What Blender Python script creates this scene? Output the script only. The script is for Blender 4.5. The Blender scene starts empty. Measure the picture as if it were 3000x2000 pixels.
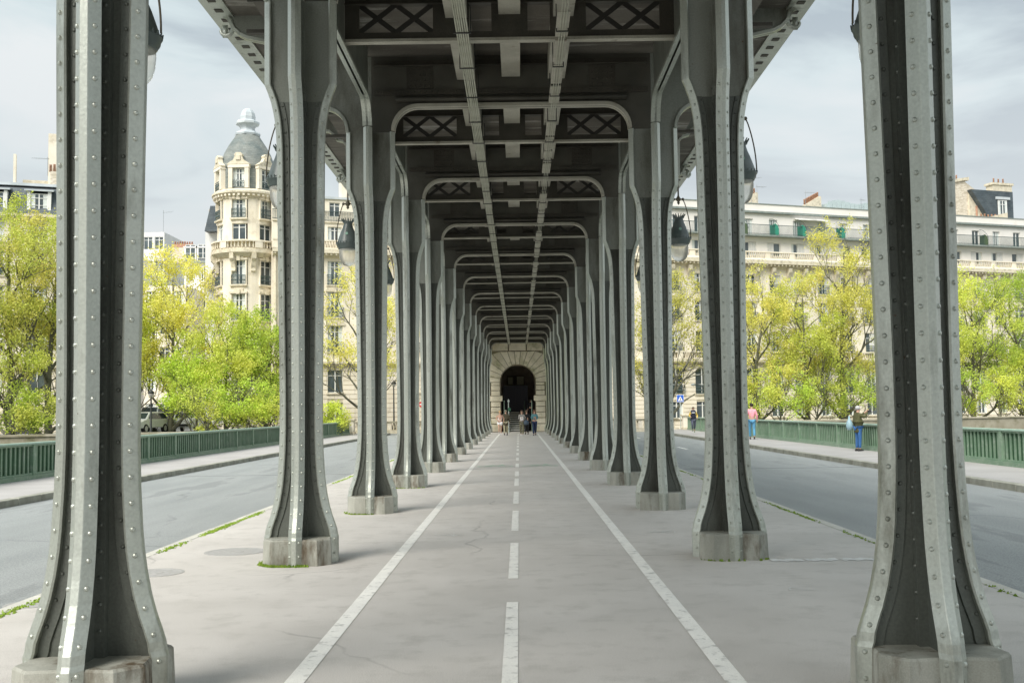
import bpy, math, random
import numpy as np
from mathutils import Vector, Matrix, Euler
R = math.radians
PI = math.pi
random.seed(7)
rng = np.random.default_rng(11)
scn = bpy.context.scene
COL = scn.collection

# ------------------------------------------------------------------ camera
S = 5.47           # bay
C0 = .40           # first column centre of the viaduct
F = 2380.0         # focal length in px of a 2352 px wide picture
cd = bpy.data.cameras.new('camera')
cam = bpy.data.objects.new('camera', cd)
COL.objects.link(cam)
cd.sensor_width = 36.0
cd.lens = 36.0 * F / 2352.0
cd.shift_x = -14.25 / 2352
cd.shift_y = 17.0 / 2352
cd.clip_start = 0.05
cd.clip_end = 3000
cam.matrix_world = Matrix.Translation((0.06, 0, 1.65)) @ Matrix.Rotation(R(90 + 3.4), 4, 'X') @ Matrix.Rotation(R(-0.8), 4, 'Z')
scn.camera = cam

# ------------------------------------------------------------------ world, sun, exposure
SUN_EL, SUN_AZ = 46.0, -60.0      # azimuth measured from +Y (ahead) towards +X
w = bpy.data.worlds.new("World")
scn.world = w
w.use_nodes = True
nt = w.node_tree
nt.nodes.clear()
def N(t, **k):
    n = nt.nodes.new(t)
    for a, b in k.items():
        setattr(n, a, b)
    return n
L = lambda a, b: nt.links.new(a, b)
out = N('ShaderNodeOutputWorld')
sky = N('ShaderNodeTexSky', sky_type='NISHITA')
sky.sun_disc = False
sky.sun_elevation = R(SUN_EL)
sky.sun_rotation = R(SUN_AZ)
sky.air_density = 1.2
sky.dust_density = 2.0
bg1 = N('ShaderNodeBackground'); bg1.inputs[1].default_value = 0.06
L(sky.outputs[0], bg1.inputs[0])
tc = N('ShaderNodeTexCoord')
mp = N('ShaderNodeMapping'); mp.inputs['Scale'].default_value = (1.0, 1.0, 3.4); mp.inputs['Location'].default_value = (3.1, .4, 0.3)
L(tc.outputs['Generated'], mp.inputs[0])
nz = N('ShaderNodeTexNoise'); nz.inputs['Scale'].default_value = 2.6; nz.inputs['Detail'].default_value = 7; nz.inputs['Roughness'].default_value = .52
nz.inputs['Distortion'].default_value = .5
L(mp.outputs[0], nz.inputs['Vector'])
cr = N('ShaderNodeValToRGB')
e = cr.color_ramp.elements
e[0].position = .40; e[0].color = (.44, .51, .55, 1)
e[1].position = .62; e[1].color = (.88, .91, .90, 1)
e2 = e.new(.5); e2.color = (.70, .80, .81, 1)
L(nz.outputs['Fac'], cr.inputs[0])
bg2 = N('ShaderNodeBackground'); bg2.inputs[1].default_value = 1.0
# pale towards the horizon
sp = N('ShaderNodeSeparateXYZ'); L(tc.outputs['Generated'], sp.inputs[0])
mr = N('ShaderNodeMapRange'); mr.inputs['From Min'].default_value = 0.02; mr.inputs['From Max'].default_value = 0.38
L(sp.outputs['Z'], mr.inputs['Value'])
mx = N('ShaderNodeMixRGB'); mx.inputs[1].default_value = (1.08, 1.11, 1.12, 1)
L(mr.outputs[0], mx.inputs[0]); L(cr.outputs[0], mx.inputs[2]); L(mx.outputs[0], bg2.inputs[0])
ov = N('ShaderNodeMapRange'); ov.inputs['From Min'].default_value = 0.0; ov.inputs['From Max'].default_value = 1.0      # overcast sky, brighter towards the zenith
ov.inputs['To Min'].default_value = .31; ov.inputs['To Max'].default_value = .90
L(sp.outputs['Z'], ov.inputs['Value']); L(ov.outputs[0], bg2.inputs[1])
mxs = N('ShaderNodeMixShader'); mxs.inputs[0].default_value = .86
L(bg1.outputs[0], mxs.inputs[1]); L(bg2.outputs[0], mxs.inputs[2]); L(mxs.outputs[0], out.inputs[0])

sd = bpy.data.lights.new('sun', 'SUN'); sd.energy = 2.3; sd.angle = R(40); sd.color = (1, .95, .87)
so = bpy.data.objects.new('sun', sd); COL.objects.link(so)
az, el = R(SUN_AZ), R(SUN_EL)
dv = Vector((math.sin(az) * math.cos(el), math.cos(az) * math.cos(el), math.sin(el)))
dv = Vector((-.52 * math.cos(el), -.854 * math.cos(el), math.sin(el)))     # behind the viewer, to the left
sky.sun_rotation = math.atan2(dv.x, dv.y)
so.rotation_euler = dv.to_track_quat('Z', 'Y').to_euler()
scn.view_settings.view_transform = 'Standard'
scn.view_settings.look = 'None'
scn.view_settings.exposure = 1.02
scn.view_settings.gamma = 1.0
scn.view_settings.use_curve_mapping = False
scn.render.engine = 'CYCLES'
scn.cycles.max_bounces = 7
scn.cycles.diffuse_bounces = 5

# ------------------------------------------------------------------ materials
MATS = {}
def mat(name, c, c2=None, rough=.6, scale=3.0, bump=0.0, bscale=40.0, metal=0.0, stretch=(1, 1, 1), contrast=(.35, .65),
        spec=.5, grain=0.0, gscale=90.0, c3=None, c3thr=(.6, .72), c3scale=1.2, transl=0.0, island=0.0, alpha=None, detail=6, brick=None, c4=None, c4scale=25, c4thr=(.66, .70), crack=None):
    m = bpy.data.materials.new(name); m.use_nodes = True
    t = m.node_tree; t.nodes.clear()
    def n(ty, **k):
        q = t.nodes.new(ty)
        for a, b in k.items(): setattr(q, a, b)
        return q
    l = t.links.new
    o = n('ShaderNodeOutputMaterial'); p = n('ShaderNodeBsdfPrincipled')
    p.inputs['Roughness'].default_value = rough; p.inputs['Metallic'].default_value = metal
    p.inputs['Specular IOR Level'].default_value = spec
    g = n('ShaderNodeNewGeometry')
    mp = n('ShaderNodeMapping'); mp.inputs['Scale'].default_value = stretch
    l(g.outputs['Position'], mp.inputs[0])
    c2 = c2 or c
    no = n('ShaderNodeTexNoise'); no.inputs['Scale'].default_value = scale; no.inputs['Detail'].default_value = detail
    l(mp.outputs[0], no.inputs['Vector'])
    ra = n('ShaderNodeMapRange'); ra.inputs['From Min'].default_value = contrast[0]; ra.inputs['From Max'].default_value = contrast[1]
    l(no.outputs['Fac'], ra.inputs['Value'])
    mi = n('ShaderNodeMixRGB'); mi.inputs[1].default_value = (*c, 1); mi.inputs[2].default_value = (*c2, 1)
    l(ra.outputs[0], mi.inputs[0]); colr = mi.outputs[0]
    if island:
        rr = n('ShaderNodeMapRange'); rr.inputs['To Min'].default_value = 1 - island; rr.inputs['To Max'].default_value = 1 + island
        l(g.outputs['Random Per Island'], rr.inputs['Value'])
        mu = n('ShaderNodeMixRGB', blend_type='MULTIPLY'); mu.inputs[0].default_value = 1
        l(colr, mu.inputs[1]); l(rr.outputs[0], mu.inputs[2]); colr = mu.outputs[0]
        oi = n('ShaderNodeObjectInfo')
        r2 = n('ShaderNodeMapRange'); r2.inputs['To Min'].default_value = 1 - island * .6; r2.inputs['To Max'].default_value = 1 + island * .6
        l(oi.outputs['Random'], r2.inputs['Value'])
        mu = n('ShaderNodeMixRGB', blend_type='MULTIPLY'); mu.inputs[0].default_value = 1
        l(colr, mu.inputs[1]); l(r2.outputs[0], mu.inputs[2]); colr = mu.outputs[0]
    if c3:
        n3 = n('ShaderNodeTexNoise'); n3.inputs['Scale'].default_value = c3scale; n3.inputs['Detail'].default_value = 8; n3.inputs['Roughness'].default_value = .65
        l(mp.outputs[0], n3.inputs['Vector'])
        r3 = n('ShaderNodeMapRange'); r3.inputs['From Min'].default_value = c3thr[0]; r3.inputs['From Max'].default_value = c3thr[1]
        l(n3.outputs['Fac'], r3.inputs['Value'])
        m3 = n('ShaderNodeMixRGB'); m3.inputs[2].default_value = (*c3, 1)
        l(r3.outputs[0], m3.inputs[0]); l(colr, m3.inputs[1]); colr = m3.outputs[0]
    if c4:
        n3 = n('ShaderNodeTexNoise'); n3.inputs['Scale'].default_value = c4scale; n3.inputs['Detail'].default_value = 5; n3.inputs['Roughness'].default_value = .7
        l(g.outputs['Position'], n3.inputs['Vector'])
        r3 = n('ShaderNodeMapRange'); r3.inputs['From Min'].default_value = c4thr[0]; r3.inputs['From Max'].default_value = c4thr[1]
        l(n3.outputs['Fac'], r3.inputs['Value'])
        m3 = n('ShaderNodeMixRGB'); m3.inputs[2].default_value = (*c4, 1)
        l(r3.outputs[0], m3.inputs[0]); l(colr, m3.inputs[1]); colr = m3.outputs[0]
    if crack:
        wn = n('ShaderNodeTexNoise'); wn.inputs['Scale'].default_value = 1.4; wn.inputs['Detail'].default_value = 5; l(g.outputs['Position'], wn.inputs['Vector'])
        wm = n('ShaderNodeMixRGB'); wm.inputs[0].default_value = .35; l(g.outputs['Position'], wm.inputs[1]); l(wn.outputs['Color'], wm.inputs[2])
        vo = n('ShaderNodeTexVoronoi', feature='DISTANCE_TO_EDGE'); vo.inputs['Scale'].default_value = crack[0]; l(wm.outputs[0], vo.inputs['Vector'])
        vr = n('ShaderNodeMapRange'); vr.inputs['From Min'].default_value = 0; vr.inputs['From Max'].default_value = crack[1]; vr.inputs['To Min'].default_value = crack[2]; vr.inputs['To Max'].default_value = 1
        l(vo.outputs['Distance'], vr.inputs['Value'])
        mk = n('ShaderNodeTexNoise'); mk.inputs['Scale'].default_value = .5; l(g.outputs['Position'], mk.inputs['Vector'])
        mq = n('ShaderNodeMapRange'); mq.inputs['From Min'].default_value = .46; mq.inputs['From Max'].default_value = .56; l(mk.outputs['Fac'], mq.inputs['Value'])
        mc = n('ShaderNodeMixRGB', blend_type='MULTIPLY'); l(mq.outputs[0], mc.inputs[0]); l(colr, mc.inputs[1]); l(vr.outputs[0], mc.inputs[2]); colr = mc.outputs[0]
    if grain:
        ng = n('ShaderNodeTexNoise'); ng.inputs['Scale'].default_value = gscale; ng.inputs['Detail'].default_value = 3
        l(g.outputs['Position'], ng.inputs['Vector'])
        rg = n('ShaderNodeMapRange'); rg.inputs['From Min'].default_value = .3; rg.inputs['From Max'].default_value = .7
        rg.inputs['To Min'].default_value = 1 - grain; rg.inputs['To Max'].default_value = 1 + grain
        l(ng.outputs['Fac'], rg.inputs['Value'])
        mg = n('ShaderNodeMixRGB', blend_type='MULTIPLY'); mg.inputs[0].default_value = 1
        l(colr, mg.inputs[1]); l(rg.outputs[0], mg.inputs[2]); colr = mg.outputs[0]
    if brick:
        bt = n('ShaderNodeTexBrick'); bt.inputs['Scale'].default_value = 1.0
        bt.inputs['Brick Width'].default_value = brick[0]; bt.inputs['Row Height'].default_value = brick[1]
        bt.inputs['Mortar Size'].default_value = brick[2]; bt.inputs['Color1'].default_value = (1, 1, 1, 1)
        bt.inputs['Color2'].default_value = (.78, .78, .78, 1); bt.inputs['Mortar'].default_value = (*[brick[3]] * 3, 1)
        sx = n('ShaderNodeSeparateXYZ'); l(g.outputs['Position'], sx.inputs[0])
        ad = n('ShaderNodeMath'); ad.operation = 'ADD'; l(sx.outputs[0], ad.inputs[0]); l(sx.outputs[1], ad.inputs[1])
        cb = n('ShaderNodeCombineXYZ'); l(ad.outputs[0], cb.inputs[0]); l(sx.outputs[2], cb.inputs[1])
        l(cb.outputs[0], bt.inputs['Vector'])
        mb = n('ShaderNodeMixRGB', blend_type='MULTIPLY'); mb.inputs[0].default_value = 1
        l(colr, mb.inputs[1]); l(bt.outputs[0], mb.inputs[2]); colr = mb.outputs[0]
    l(colr, p.inputs['Base Color'])
    if bump:
        nb = n('ShaderNodeTexNoise'); nb.inputs['Scale'].default_value = bscale; nb.inputs['Detail'].default_value = 4
        l(g.outputs['Position'], nb.inputs['Vector'])
        bu = n('ShaderNodeBump'); bu.inputs['Strength'].default_value = bump; bu.inputs['Distance'].default_value = .01
        l(nb.outputs['Fac'], bu.inputs['Height']); l(bu.outputs[0], p.inputs['Normal'])
    if transl:
        tr = n('ShaderNodeBsdfTranslucent'); l(colr, tr.inputs[0])
        ms = n('ShaderNodeMixShader'); ms.inputs[0].default_value = transl
        l(p.outputs[0], ms.inputs[1]); l(tr.outputs[0], ms.inputs[2]); l(ms.outputs[0], o.inputs[0])
    else:
        l(p.outputs[0], o.inputs[0])
    MATS[name] = m
    return m

M = {}
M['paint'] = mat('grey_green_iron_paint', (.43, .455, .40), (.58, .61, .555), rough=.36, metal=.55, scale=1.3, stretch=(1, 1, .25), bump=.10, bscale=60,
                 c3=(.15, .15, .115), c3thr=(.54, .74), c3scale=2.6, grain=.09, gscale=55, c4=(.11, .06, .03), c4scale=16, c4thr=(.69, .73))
M['shadepaint'] = mat('shaded_web_paint', (.105, .115, .098), (.165, .178, .157), rough=.42, scale=1.3, stretch=(1, 1, .25), bump=.12, bscale=60, metal=.35, c3=(.06, .06, .05), c3thr=(.50, .70), c3scale=2.0, grain=.12, gscale=55, c4=(.10, .055, .03), c4scale=14, c4thr=(.67, .72))  # column paint darkened: recess shade put into its colour, plus rust specks
M['midpaint'] = mat('mid_grey_green_paint', (.23, .245, .212), (.32, .335, .30), rough=.40, scale=1.1, stretch=(1, 1, .3), bump=.12, bscale=60, metal=.4, c3=(.12, .115, .09), c3thr=(.50, .72), c3scale=1.7, grain=.10, gscale=55, c4=(.12, .065, .035), c4scale=14, c4thr=(.68, .73))  # halfway tone between the flange paint and the shade-darkened web paint
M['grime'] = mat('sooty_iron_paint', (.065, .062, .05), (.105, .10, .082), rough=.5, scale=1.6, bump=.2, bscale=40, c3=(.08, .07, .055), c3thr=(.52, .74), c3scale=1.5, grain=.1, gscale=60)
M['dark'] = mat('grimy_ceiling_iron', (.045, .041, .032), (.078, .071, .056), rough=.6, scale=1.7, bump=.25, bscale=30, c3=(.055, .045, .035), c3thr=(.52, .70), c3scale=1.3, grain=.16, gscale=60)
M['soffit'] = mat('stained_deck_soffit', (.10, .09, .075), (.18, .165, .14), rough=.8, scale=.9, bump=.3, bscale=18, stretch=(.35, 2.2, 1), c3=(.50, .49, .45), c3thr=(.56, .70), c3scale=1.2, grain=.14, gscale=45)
M['stringer'] = mat('dusty_iron_stringer', (.36, .34, .28), (.48, .46, .39), rough=.7, scale=2.4, bump=.2, grain=.12, gscale=70, c3=(.16, .12, .08), c3thr=(.60, .76), c3scale=3)
M['cable'] = mat('pale_cable_sheath', (.42, .42, .33), (.52, .52, .43), rough=.6)
M['clamp'] = mat('dark_clamp_steel', (.03, .03, .028), rough=.6)
M['plinth'] = mat('weathered_cast_plinth', (.27, .275, .235), (.42, .42, .37), rough=.7, scale=5, stretch=(1, 1, .3), bump=.3, bscale=30, c3=(.10, .075, .045), c3thr=(.52, .66), c3scale=4, grain=.1, gscale=120)
M['prom'] = mat('pale_grey_asphalt_walk', (.55, .525, .492), (.635, .608, .575), rough=.8, scale=.9, bump=.6, bscale=160, c4=(.68, .68, .65), c4scale=9, c4thr=(.70, .73), crack=(.22, .004, .72), c3=(.51, .488, .455), c3thr=(.5, .68), c3scale=3.2, grain=.19, gscale=130, contrast=(.3, .7))
M['road'] = mat('blue_grey_road_asphalt', (.27, .288, .288), (.335, .352, .352), rough=.7, scale=.5, bump=.7, bscale=120, grain=.30, gscale=55, stretch=(2.2, .35, 1), crack=(.16, .005, .75), c3=(.25, .265, .265), c3thr=(.56, .62), c3scale=.5)
M['side'] = mat('pale_pavement', (.38, .365, .355), (.44, .425, .415), rough=.8, scale=.8, bump=.2, bscale=150, grain=.07, gscale=150)
M['kerb'] = mat('granite_kerb', (.24, .24, .20), (.36, .36, .31), rough=.8, scale=3, island=.12, bump=.3, bscale=60, grain=.12, gscale=120)
M['kerbpale'] = mat('pale_kerb_stone', (.48, .47, .42), (.58, .57, .52), rough=.8, scale=3, island=.08, grain=.1, gscale=120)
M['line'] = mat('worn_white_road_paint', (.92, .91, .86), (.84, .83, .79), rough=.7, scale=4, c3=(.52, .51, .48), c3thr=(.54, .66), c3scale=9, c4=(.5, .49, .46), c4scale=40, c4thr=(.62, .66), grain=.09, gscale=150)
M['pgreen'] = mat('faded_green_road_paint', (.42, .66, .46), (.50, .60, .50), rough=.8, scale=5, c3=(.5, .52, .5), c3thr=(.5, .6), c3scale=12)
M['moss'] = mat('bright_moss', (.15, .26, .02), (.24, .33, .04), rough=.9, scale=9, island=.35)
M['rail'] = mat('green_railing_paint', (.17, .28, .19), (.24, .34, .25), rough=.45, scale=2.2, bump=.1, c3=(.32, .40, .33), c3thr=(.54, .70), c3scale=5, grain=.06)
M['railtop'] = mat('pale_green_handrail', (.30, .45, .36), (.38, .52, .44), rough=.4, scale=3)
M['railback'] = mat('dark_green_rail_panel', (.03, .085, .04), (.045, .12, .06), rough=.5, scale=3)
M['stone'] = mat('cream_limestone', (.77, .70, .57), (.84, .78, .67), rough=.85, scale=.7, bump=.25, bscale=14, c3=(.44, .38, .28), c3thr=(.56, .8), c3scale=.8, grain=.06, gscale=20, island=.05)
M['stone2'] = mat('carved_limestone', (.62, .56, .43), (.72, .66, .53), rough=.85, scale=3, bump=.5, bscale=9, c3=(.30, .27, .20), c3thr=(.52, .75), c3scale=2.5, grain=.1, gscale=14)
M['white'] = mat('white_render', (.78, .75, .70), (.84, .81, .77), rough=.85, scale=.5, c3=(.62, .56, .48), c3thr=(.62, .80), c3scale=.7, grain=.03, gscale=20)
M['grey'] = mat('pale_grey_render', (.62, .63, .62), (.70, .70, .69), rough=.85, scale=.6)
M['mossy'] = mat('mossy_portal_stone', (.66, .60, .47), (.80, .74, .60), rough=.9, scale=1.2, bump=.6, bscale=12, c3=(.30, .31, .13), c3thr=(.52, .74), c3scale=.9, grain=.1, gscale=30, island=.12)
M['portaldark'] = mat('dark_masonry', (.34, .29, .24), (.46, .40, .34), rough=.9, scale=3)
M['black'] = mat('black_hoarding', (.035, .035, .05), rough=.6)
M['roof'] = mat('blue_grey_slate', (.055, .075, .09), (.10, .125, .14), rough=.5, scale=1.2, bump=.2, brick=(.5, .22, .012, .5), grain=.08, gscale=10)
M['dome'] = mat('lichened_dome_slate', (.21, .235, .225), (.30, .315, .29), rough=.7, scale=.9, brick=(.4, .17, .012, .6), c3=(.13, .17, .17), c3thr=(.5, .7), c3scale=.8)
M['zinc'] = mat('zinc_sheet', (.45, .50, .53), (.56, .60, .62), rough=.45, scale=1.0)
M['gutter'] = mat('dark_zinc_gutter', (.20, .24, .23), (.28, .31, .29), rough=.6)
M['frame'] = mat('white_window_frame', (.78, .79, .77), rough=.5)
M['brownframe'] = mat('brown_window_frame', (.30, .17, .10), rough=.5)
M['pane'] = mat('window_glass', (.035, .05, .055), (.10, .13, .14), rough=.06, scale=.35, spec=.9)
M['shutter'] = mat('pale_shutter', (.66, .66, .63), (.72, .72, .70), rough=.7)
M['iron'] = mat('dark_balcony_iron', (.05, .085, .085), rough=.5)
M['terra'] = mat('terracotta', (.38, .20, .13), (.48, .28, .19), rough=.8, scale=6)
M['rubble'] = mat('rubble_party_wall', (.52, .46, .36), (.70, .64, .54), rough=.9, scale=2.4, bump=.5, bscale=6, stretch=(1, 1, 2.4), contrast=(.42, .58))
M['greencloth'] = mat('green_awning_cloth', (.01, .17, .11), (.015, .22, .15), rough=.7)
M['lampmetal'] = mat('green_black_lamp_iron', (.075, .10, .095), (.12, .145, .14), rough=.35, scale=6)
M['lamprod'] = mat('bronze_lamp_rod', (.10, .085, .055), rough=.4)
M['globe'] = mat('milky_lamp_glass', (.97, .96, .90), (.90, .88, .80), rough=.3, scale=5, stretch=(1, 1, 3))
M['globe'].node_tree.nodes['Principled BSDF'].inputs['Transmission Weight'].default_value = .75
M['globe'].node_tree.nodes['Principled BSDF'].inputs['IOR'].default_value = 1.06
M['bark'] = mat('mottled_plane_bark', (.085, .085, .06), (.17, .165, .12), rough=.9, scale=2.5)
M['leafy'] = mat('yellow_spring_leaf', (.84, .77, .21), (.74, .74, .18), rough=.55, scale=.5, island=.25, transl=.5)
M['leafg'] = mat('lime_spring_leaf', (.66, .76, .14), (.80, .81, .19), rough=.55, scale=.5, island=.25, transl=.5)
M['leafd'] = mat('mid_green_leaf', (.52, .70, .10), (.66, .77, .14), rough=.55, scale=.5, island=.28, transl=.5)
M['water'] = mat('green_river_water', (.05, .07, .05), (.07, .09, .06), rough=.12, bump=.4, bscale=1.5)
M['quay'] = mat('quay_paving', (.30, .30, .28), (.38, .37, .35), rough=.85, scale=.3, grain=.08, gscale=40)
M['street'] = mat('grey_street_asphalt', (.17, .18, .18), (.22, .23, .23), rough=.8, scale=.6)
M['wallstone'] = mat('quay_wall_stone', (.30, .27, .20), (.40, .37, .29), rough=.9, scale=1.3, bump=.4, bscale=8, c3=(.16, .15, .08), c3thr=(.5, .7), c3scale=1.0)
M['tyre'] = mat('tyre_rubber', (.015, .015, .015), rough=.8)
M['cover'] = mat('worn_iron_cover', (.37, .365, .35), (.45, .44, .43), rough=.6, scale=20, bump=.5, bscale=80)
def flat(name, c, rough=.6, metal=0.0, **k):
    key = 'f_' + name
    if key not in M: M[key] = mat(name, c, tuple(min(1, x * 1.15) for x in c), rough=rough, metal=metal, scale=8, **k)
    return M[key]

# ------------------------------------------------------------------ mesh helpers
class MB:
    def __init__(s): s.v = []; s.f = []
    def add(s, vs, fs):
        b = len(s.v); s.v += [tuple(v) for v in vs]; s.f += [tuple(b + i for i in f) for f in fs]; return s
    def box(s, x0, x1, y0, y1, z0, z1):
        return s.add([(x0, y0, z0), (x1, y0, z0), (x1, y1, z0), (x0, y1, z0), (x0, y0, z1), (x1, y0, z1), (x1, y1, z1), (x0, y1, z1)],
                     [(0, 3, 2, 1), (4, 5, 6, 7), (0, 1, 5, 4), (1, 2, 6, 5), (2, 3, 7, 6), (3, 0, 4, 7)])
    def obox(s, c, ax, ay, az, hx, hy, hz):
        c, ax, ay, az = Vector(c), Vector(ax), Vector(ay), Vector(az)
        vs = [c + ax * hx * i + ay * hy * j + az * hz * k for k in (-1, 1) for (i, j) in ((-1, -1), (1, -1), (1, 1), (-1, 1))]
        return s.add(vs, [(0, 3, 2, 1), (4, 5, 6, 7), (0, 1, 5, 4), (1, 2, 6, 5), (2, 3, 7, 6), (3, 0, 4, 7)])
    def loft(s, rings, closed=True, caps=True):
        n = len(rings[0]); b = []
        vs = [p for r in rings for p in r]; fs = []
        m = n if closed else n - 1
        for i in range(len(rings) - 1):
            for j in range(m):
                k = (j + 1) % n
                fs.append((i * n + j, i * n + k, (i + 1) * n + k, (i + 1) * n + j))
        if caps and closed:
            fs.append(tuple(reversed(range(n)))); fs.append(tuple((len(rings) - 1) * n + j for j in range(n)))
        return s.add(vs, fs)
    def tube(s, pts, r, n=6, caps=True):
        pts = [Vector(p) for p in pts]; rings = []
        rr = r if isinstance(r, (list, tuple)) else [r] * len(pts)
        up = None
        for i, p in enumerate(pts):
            d = (pts[min(i + 1, len(pts) - 1)] - pts[max(i - 1, 0)])
            if d.length < 1e-9: d = Vector((0, 0, 1))
            d.normalize()
            if up is None: up = Vector((0, 0, 1)) if abs(d.z) < .9 else Vector((1, 0, 0))
            a = d.cross(up)
            if a.length < 1e-4: a = d.cross(Vector((1, 0, 0)))
            a.normalize(); b = a.cross(d); up = b
            rings.append([p + (a * math.cos(2 * PI * k / n) + b * math.sin(2 * PI * k / n)) * rr[i] for k in range(n)])
        return s.loft(rings, caps=caps)
    def lathe(s, prof, n=16, c=(0, 0, 0)):
        rings = [[(c[0] + r * math.cos(2 * PI * k / n), c[1] + r * math.sin(2 * PI * k / n), c[2] + z) for k in range(n)] for r, z in prof]
        return s.loft(rings)
    def prism(s, poly, axis, a, b):
        # poly in the two other axes; extrude along axis from a to b
        def P(p, t):
            if axis == 'y': return (p[0], t, p[1])
            if axis == 'x': return (t, p[0], p[1])
            return (p[0], p[1], t)
        n = len(poly)
        vs = [P(p, a) for p in poly] + [P(p, b) for p in poly]
        fs = [tuple(range(n)), tuple(reversed(range(n, 2 * n)))] + [(i, n + i, n + (i + 1) % n, (i + 1) % n) for i in range(n)]
        return s.add(vs, fs)
    def mesh(s, name, m, smooth=False, bevel=0):
        me = bpy.data.meshes.new(name); me.from_pydata(s.v, [], s.f); me.materials.append(m)
        me.update()
        import bmesh
        bm = bmesh.new(); bm.from_mesh(me); bmesh.ops.recalc_face_normals(bm, faces=bm.faces)
        if bevel: bmesh.ops.bevel(bm, geom=list(bm.edges), offset=bevel, segments=1, affect='EDGES', clamp_overlap=True)
        bm.to_mesh(me); bm.free()
        if smooth: me.shade_smooth()
        return me
    def obj(s, name, m, parent=None, smooth=False, loc=(0, 0, 0), rz=0, bevel=0):
        return link(name, s.mesh(name, m, smooth, bevel), parent, loc, rz)
def link(name, me, parent=None, loc=(0, 0, 0), rz=0, scale=None, rot=None):
    o = bpy.data.objects.new(name, me); COL.objects.link(o)
    o.location = loc; o.rotation_euler = rot if rot else (0, 0, rz)
    if scale: o.scale = scale
    if parent: o.parent = parent
    return o
def thing(name, label, cat, loc=(0, 0, 0), rz=0, group=None):
    o = bpy.data.objects.new(name, None); COL.objects.link(o); o.empty_display_size = .2
    o.location = loc; o.rotation_euler = (0, 0, rz); return tag(o, label, cat, group)
def tag(o, label, cat, group=None):
    o['label'] = label; o['category'] = cat
    if group: o['group'] = group
    return o
def struct(o): o['kind'] = 'structure'; return o
def stuff(o): o['kind'] = 'stuff'; return o
def copy_tree(o, parent=None):
    c = o.copy(); COL.objects.link(c)
    if parent: c.parent = parent
    for ch in o.children: copy_tree(ch, c)
    return c
ORD = ['nearest', 'second', 'third', 'fourth', 'fifth', 'sixth', 'seventh', 'eighth', 'ninth', 'tenth', 'eleventh', 'twelfth', 'thirteenth', 'fourteenth', 'fifteenth']
def px2x(px, y):     # place across the picture at 2352 px width -> metres at distance y
    return (px - 1191) * y / F + .06

# ------------------------------------------------------------------ ground and bridge
YE = 76.0
struct(MB().box(-4.30, 4.30, -95, 85.0, -.30, 0).obj('promenade', M['prom']))
for sx in (-1, 1):
    a, b = sorted((sx * 4.455, sx * 9.80))
    struct(MB().box(a, b, -95, YE, -.40, -.07).obj('bridge_road', M['road']))
    a, b = sorted((sx * 10.0, sx * 13.0))
    struct(MB().box(a, b, -95, YE + 4, -.40, .07).obj('pavement', M['side']))
    # kerb stones
    root = struct(bpy.data.objects.new('kerb', None)); COL.objects.link(root)
    a, b = sorted((sx * 9.80, sx * 9.999))
    ks = MB().box(a, b, -.49, .49, -.3, .072).mesh('kerb_stone', M['kerb'], bevel=.012)
    y = 12.0
    while y < YE + 4:
        link('kerb_stone', ks, root, (0, y, random.uniform(-.004, .004))); y += 1.0
    root = struct(bpy.data.objects.new('promenade_edging', None)); COL.objects.link(root)
    a, b = sorted((sx * 4.303, sx * 4.452))
    ks = MB().box(a, b, -.69, .69, -.3, .004).mesh('edging_stone', M['kerbpale'], bevel=.012)
    y = 2.0
    while y < YE:
        link('edging_stone', ks, root, (0, y, random.uniform(-.003, .003))); y += 1.39
# body of the bridge, river, quay
struct(MB().box(-13.3, 13.3, -95, YE + 3, -1.6, -.42).obj('bridge_slab', M['wallstone']))
struct(MB().add([(-600, -400, -9), (600, -400, -9), (600, 340, -9), (-600, 340, -9)], [(0, 1, 2, 3)]).obj('river_water', M['water']))
def qy(x): return 70.5 + .34 * x
Q = MB()
Q.add([(-600, qy(-600) if qy(-600) > -130 else -130, -.5), (-600, 900, -.5), (900, 900, -.5), (900, qy(900), -.5)], [(0, 3, 2, 1)])
struct(Q.obj('quay_ground', M['quay']))
struct(MB().add([(-600, -130, -9.2), (900, qy(900), -9.2), (900, qy(900), -.51), (-600, -130, -.51)], [(0, 1, 2, 3)]).obj('quay_wall', M['wallstone']))
struct(MB().box(-30, 30, YE + .02, YE + 9, -.45, -.075).obj('cross_street', M['road']))
struct(MB().box(-9.7, 9.7, YE + 9.01, YE + 30, -.45, -.02).obj('portal_forecourt', M['side']))
st = MB(); th = math.atan(.34)
st.prism([(-70, 50.5), (-13.8, 69.0), (-13.8, 86.5), (-23, 83.2), (-40, 190), (-62, 190), (-31.2, 78.0), (-70, 67.6)], 'z', -.48, .45)
for k_ in range(9):
    a_ = 84 + k_ * 11; q_ = (a_ - 84) / 106
    st.add([(-31.2 - 30 * q_, a_, .452 + .1 * k_), (-23 - 17 * q_, a_, .452 + .1 * k_), (-24.8 - 17 * q_, a_ + 11, .552 + .1 * k_), (-34.4 - 30 * q_, a_ + 11, .552 + .1 * k_)], [(0, 1, 2, 3)])
struct(st.obj('side_street', M['street']))

for sx in (-1, 1):
    a, b = sorted((sx * 4.46, sx * 9.79)); struct(MB().box(a, b, 29.3, 29.34, -.09, -.066).obj('expansion_joint', flat('joint_tar', (.12, .125, .125))))
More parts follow.
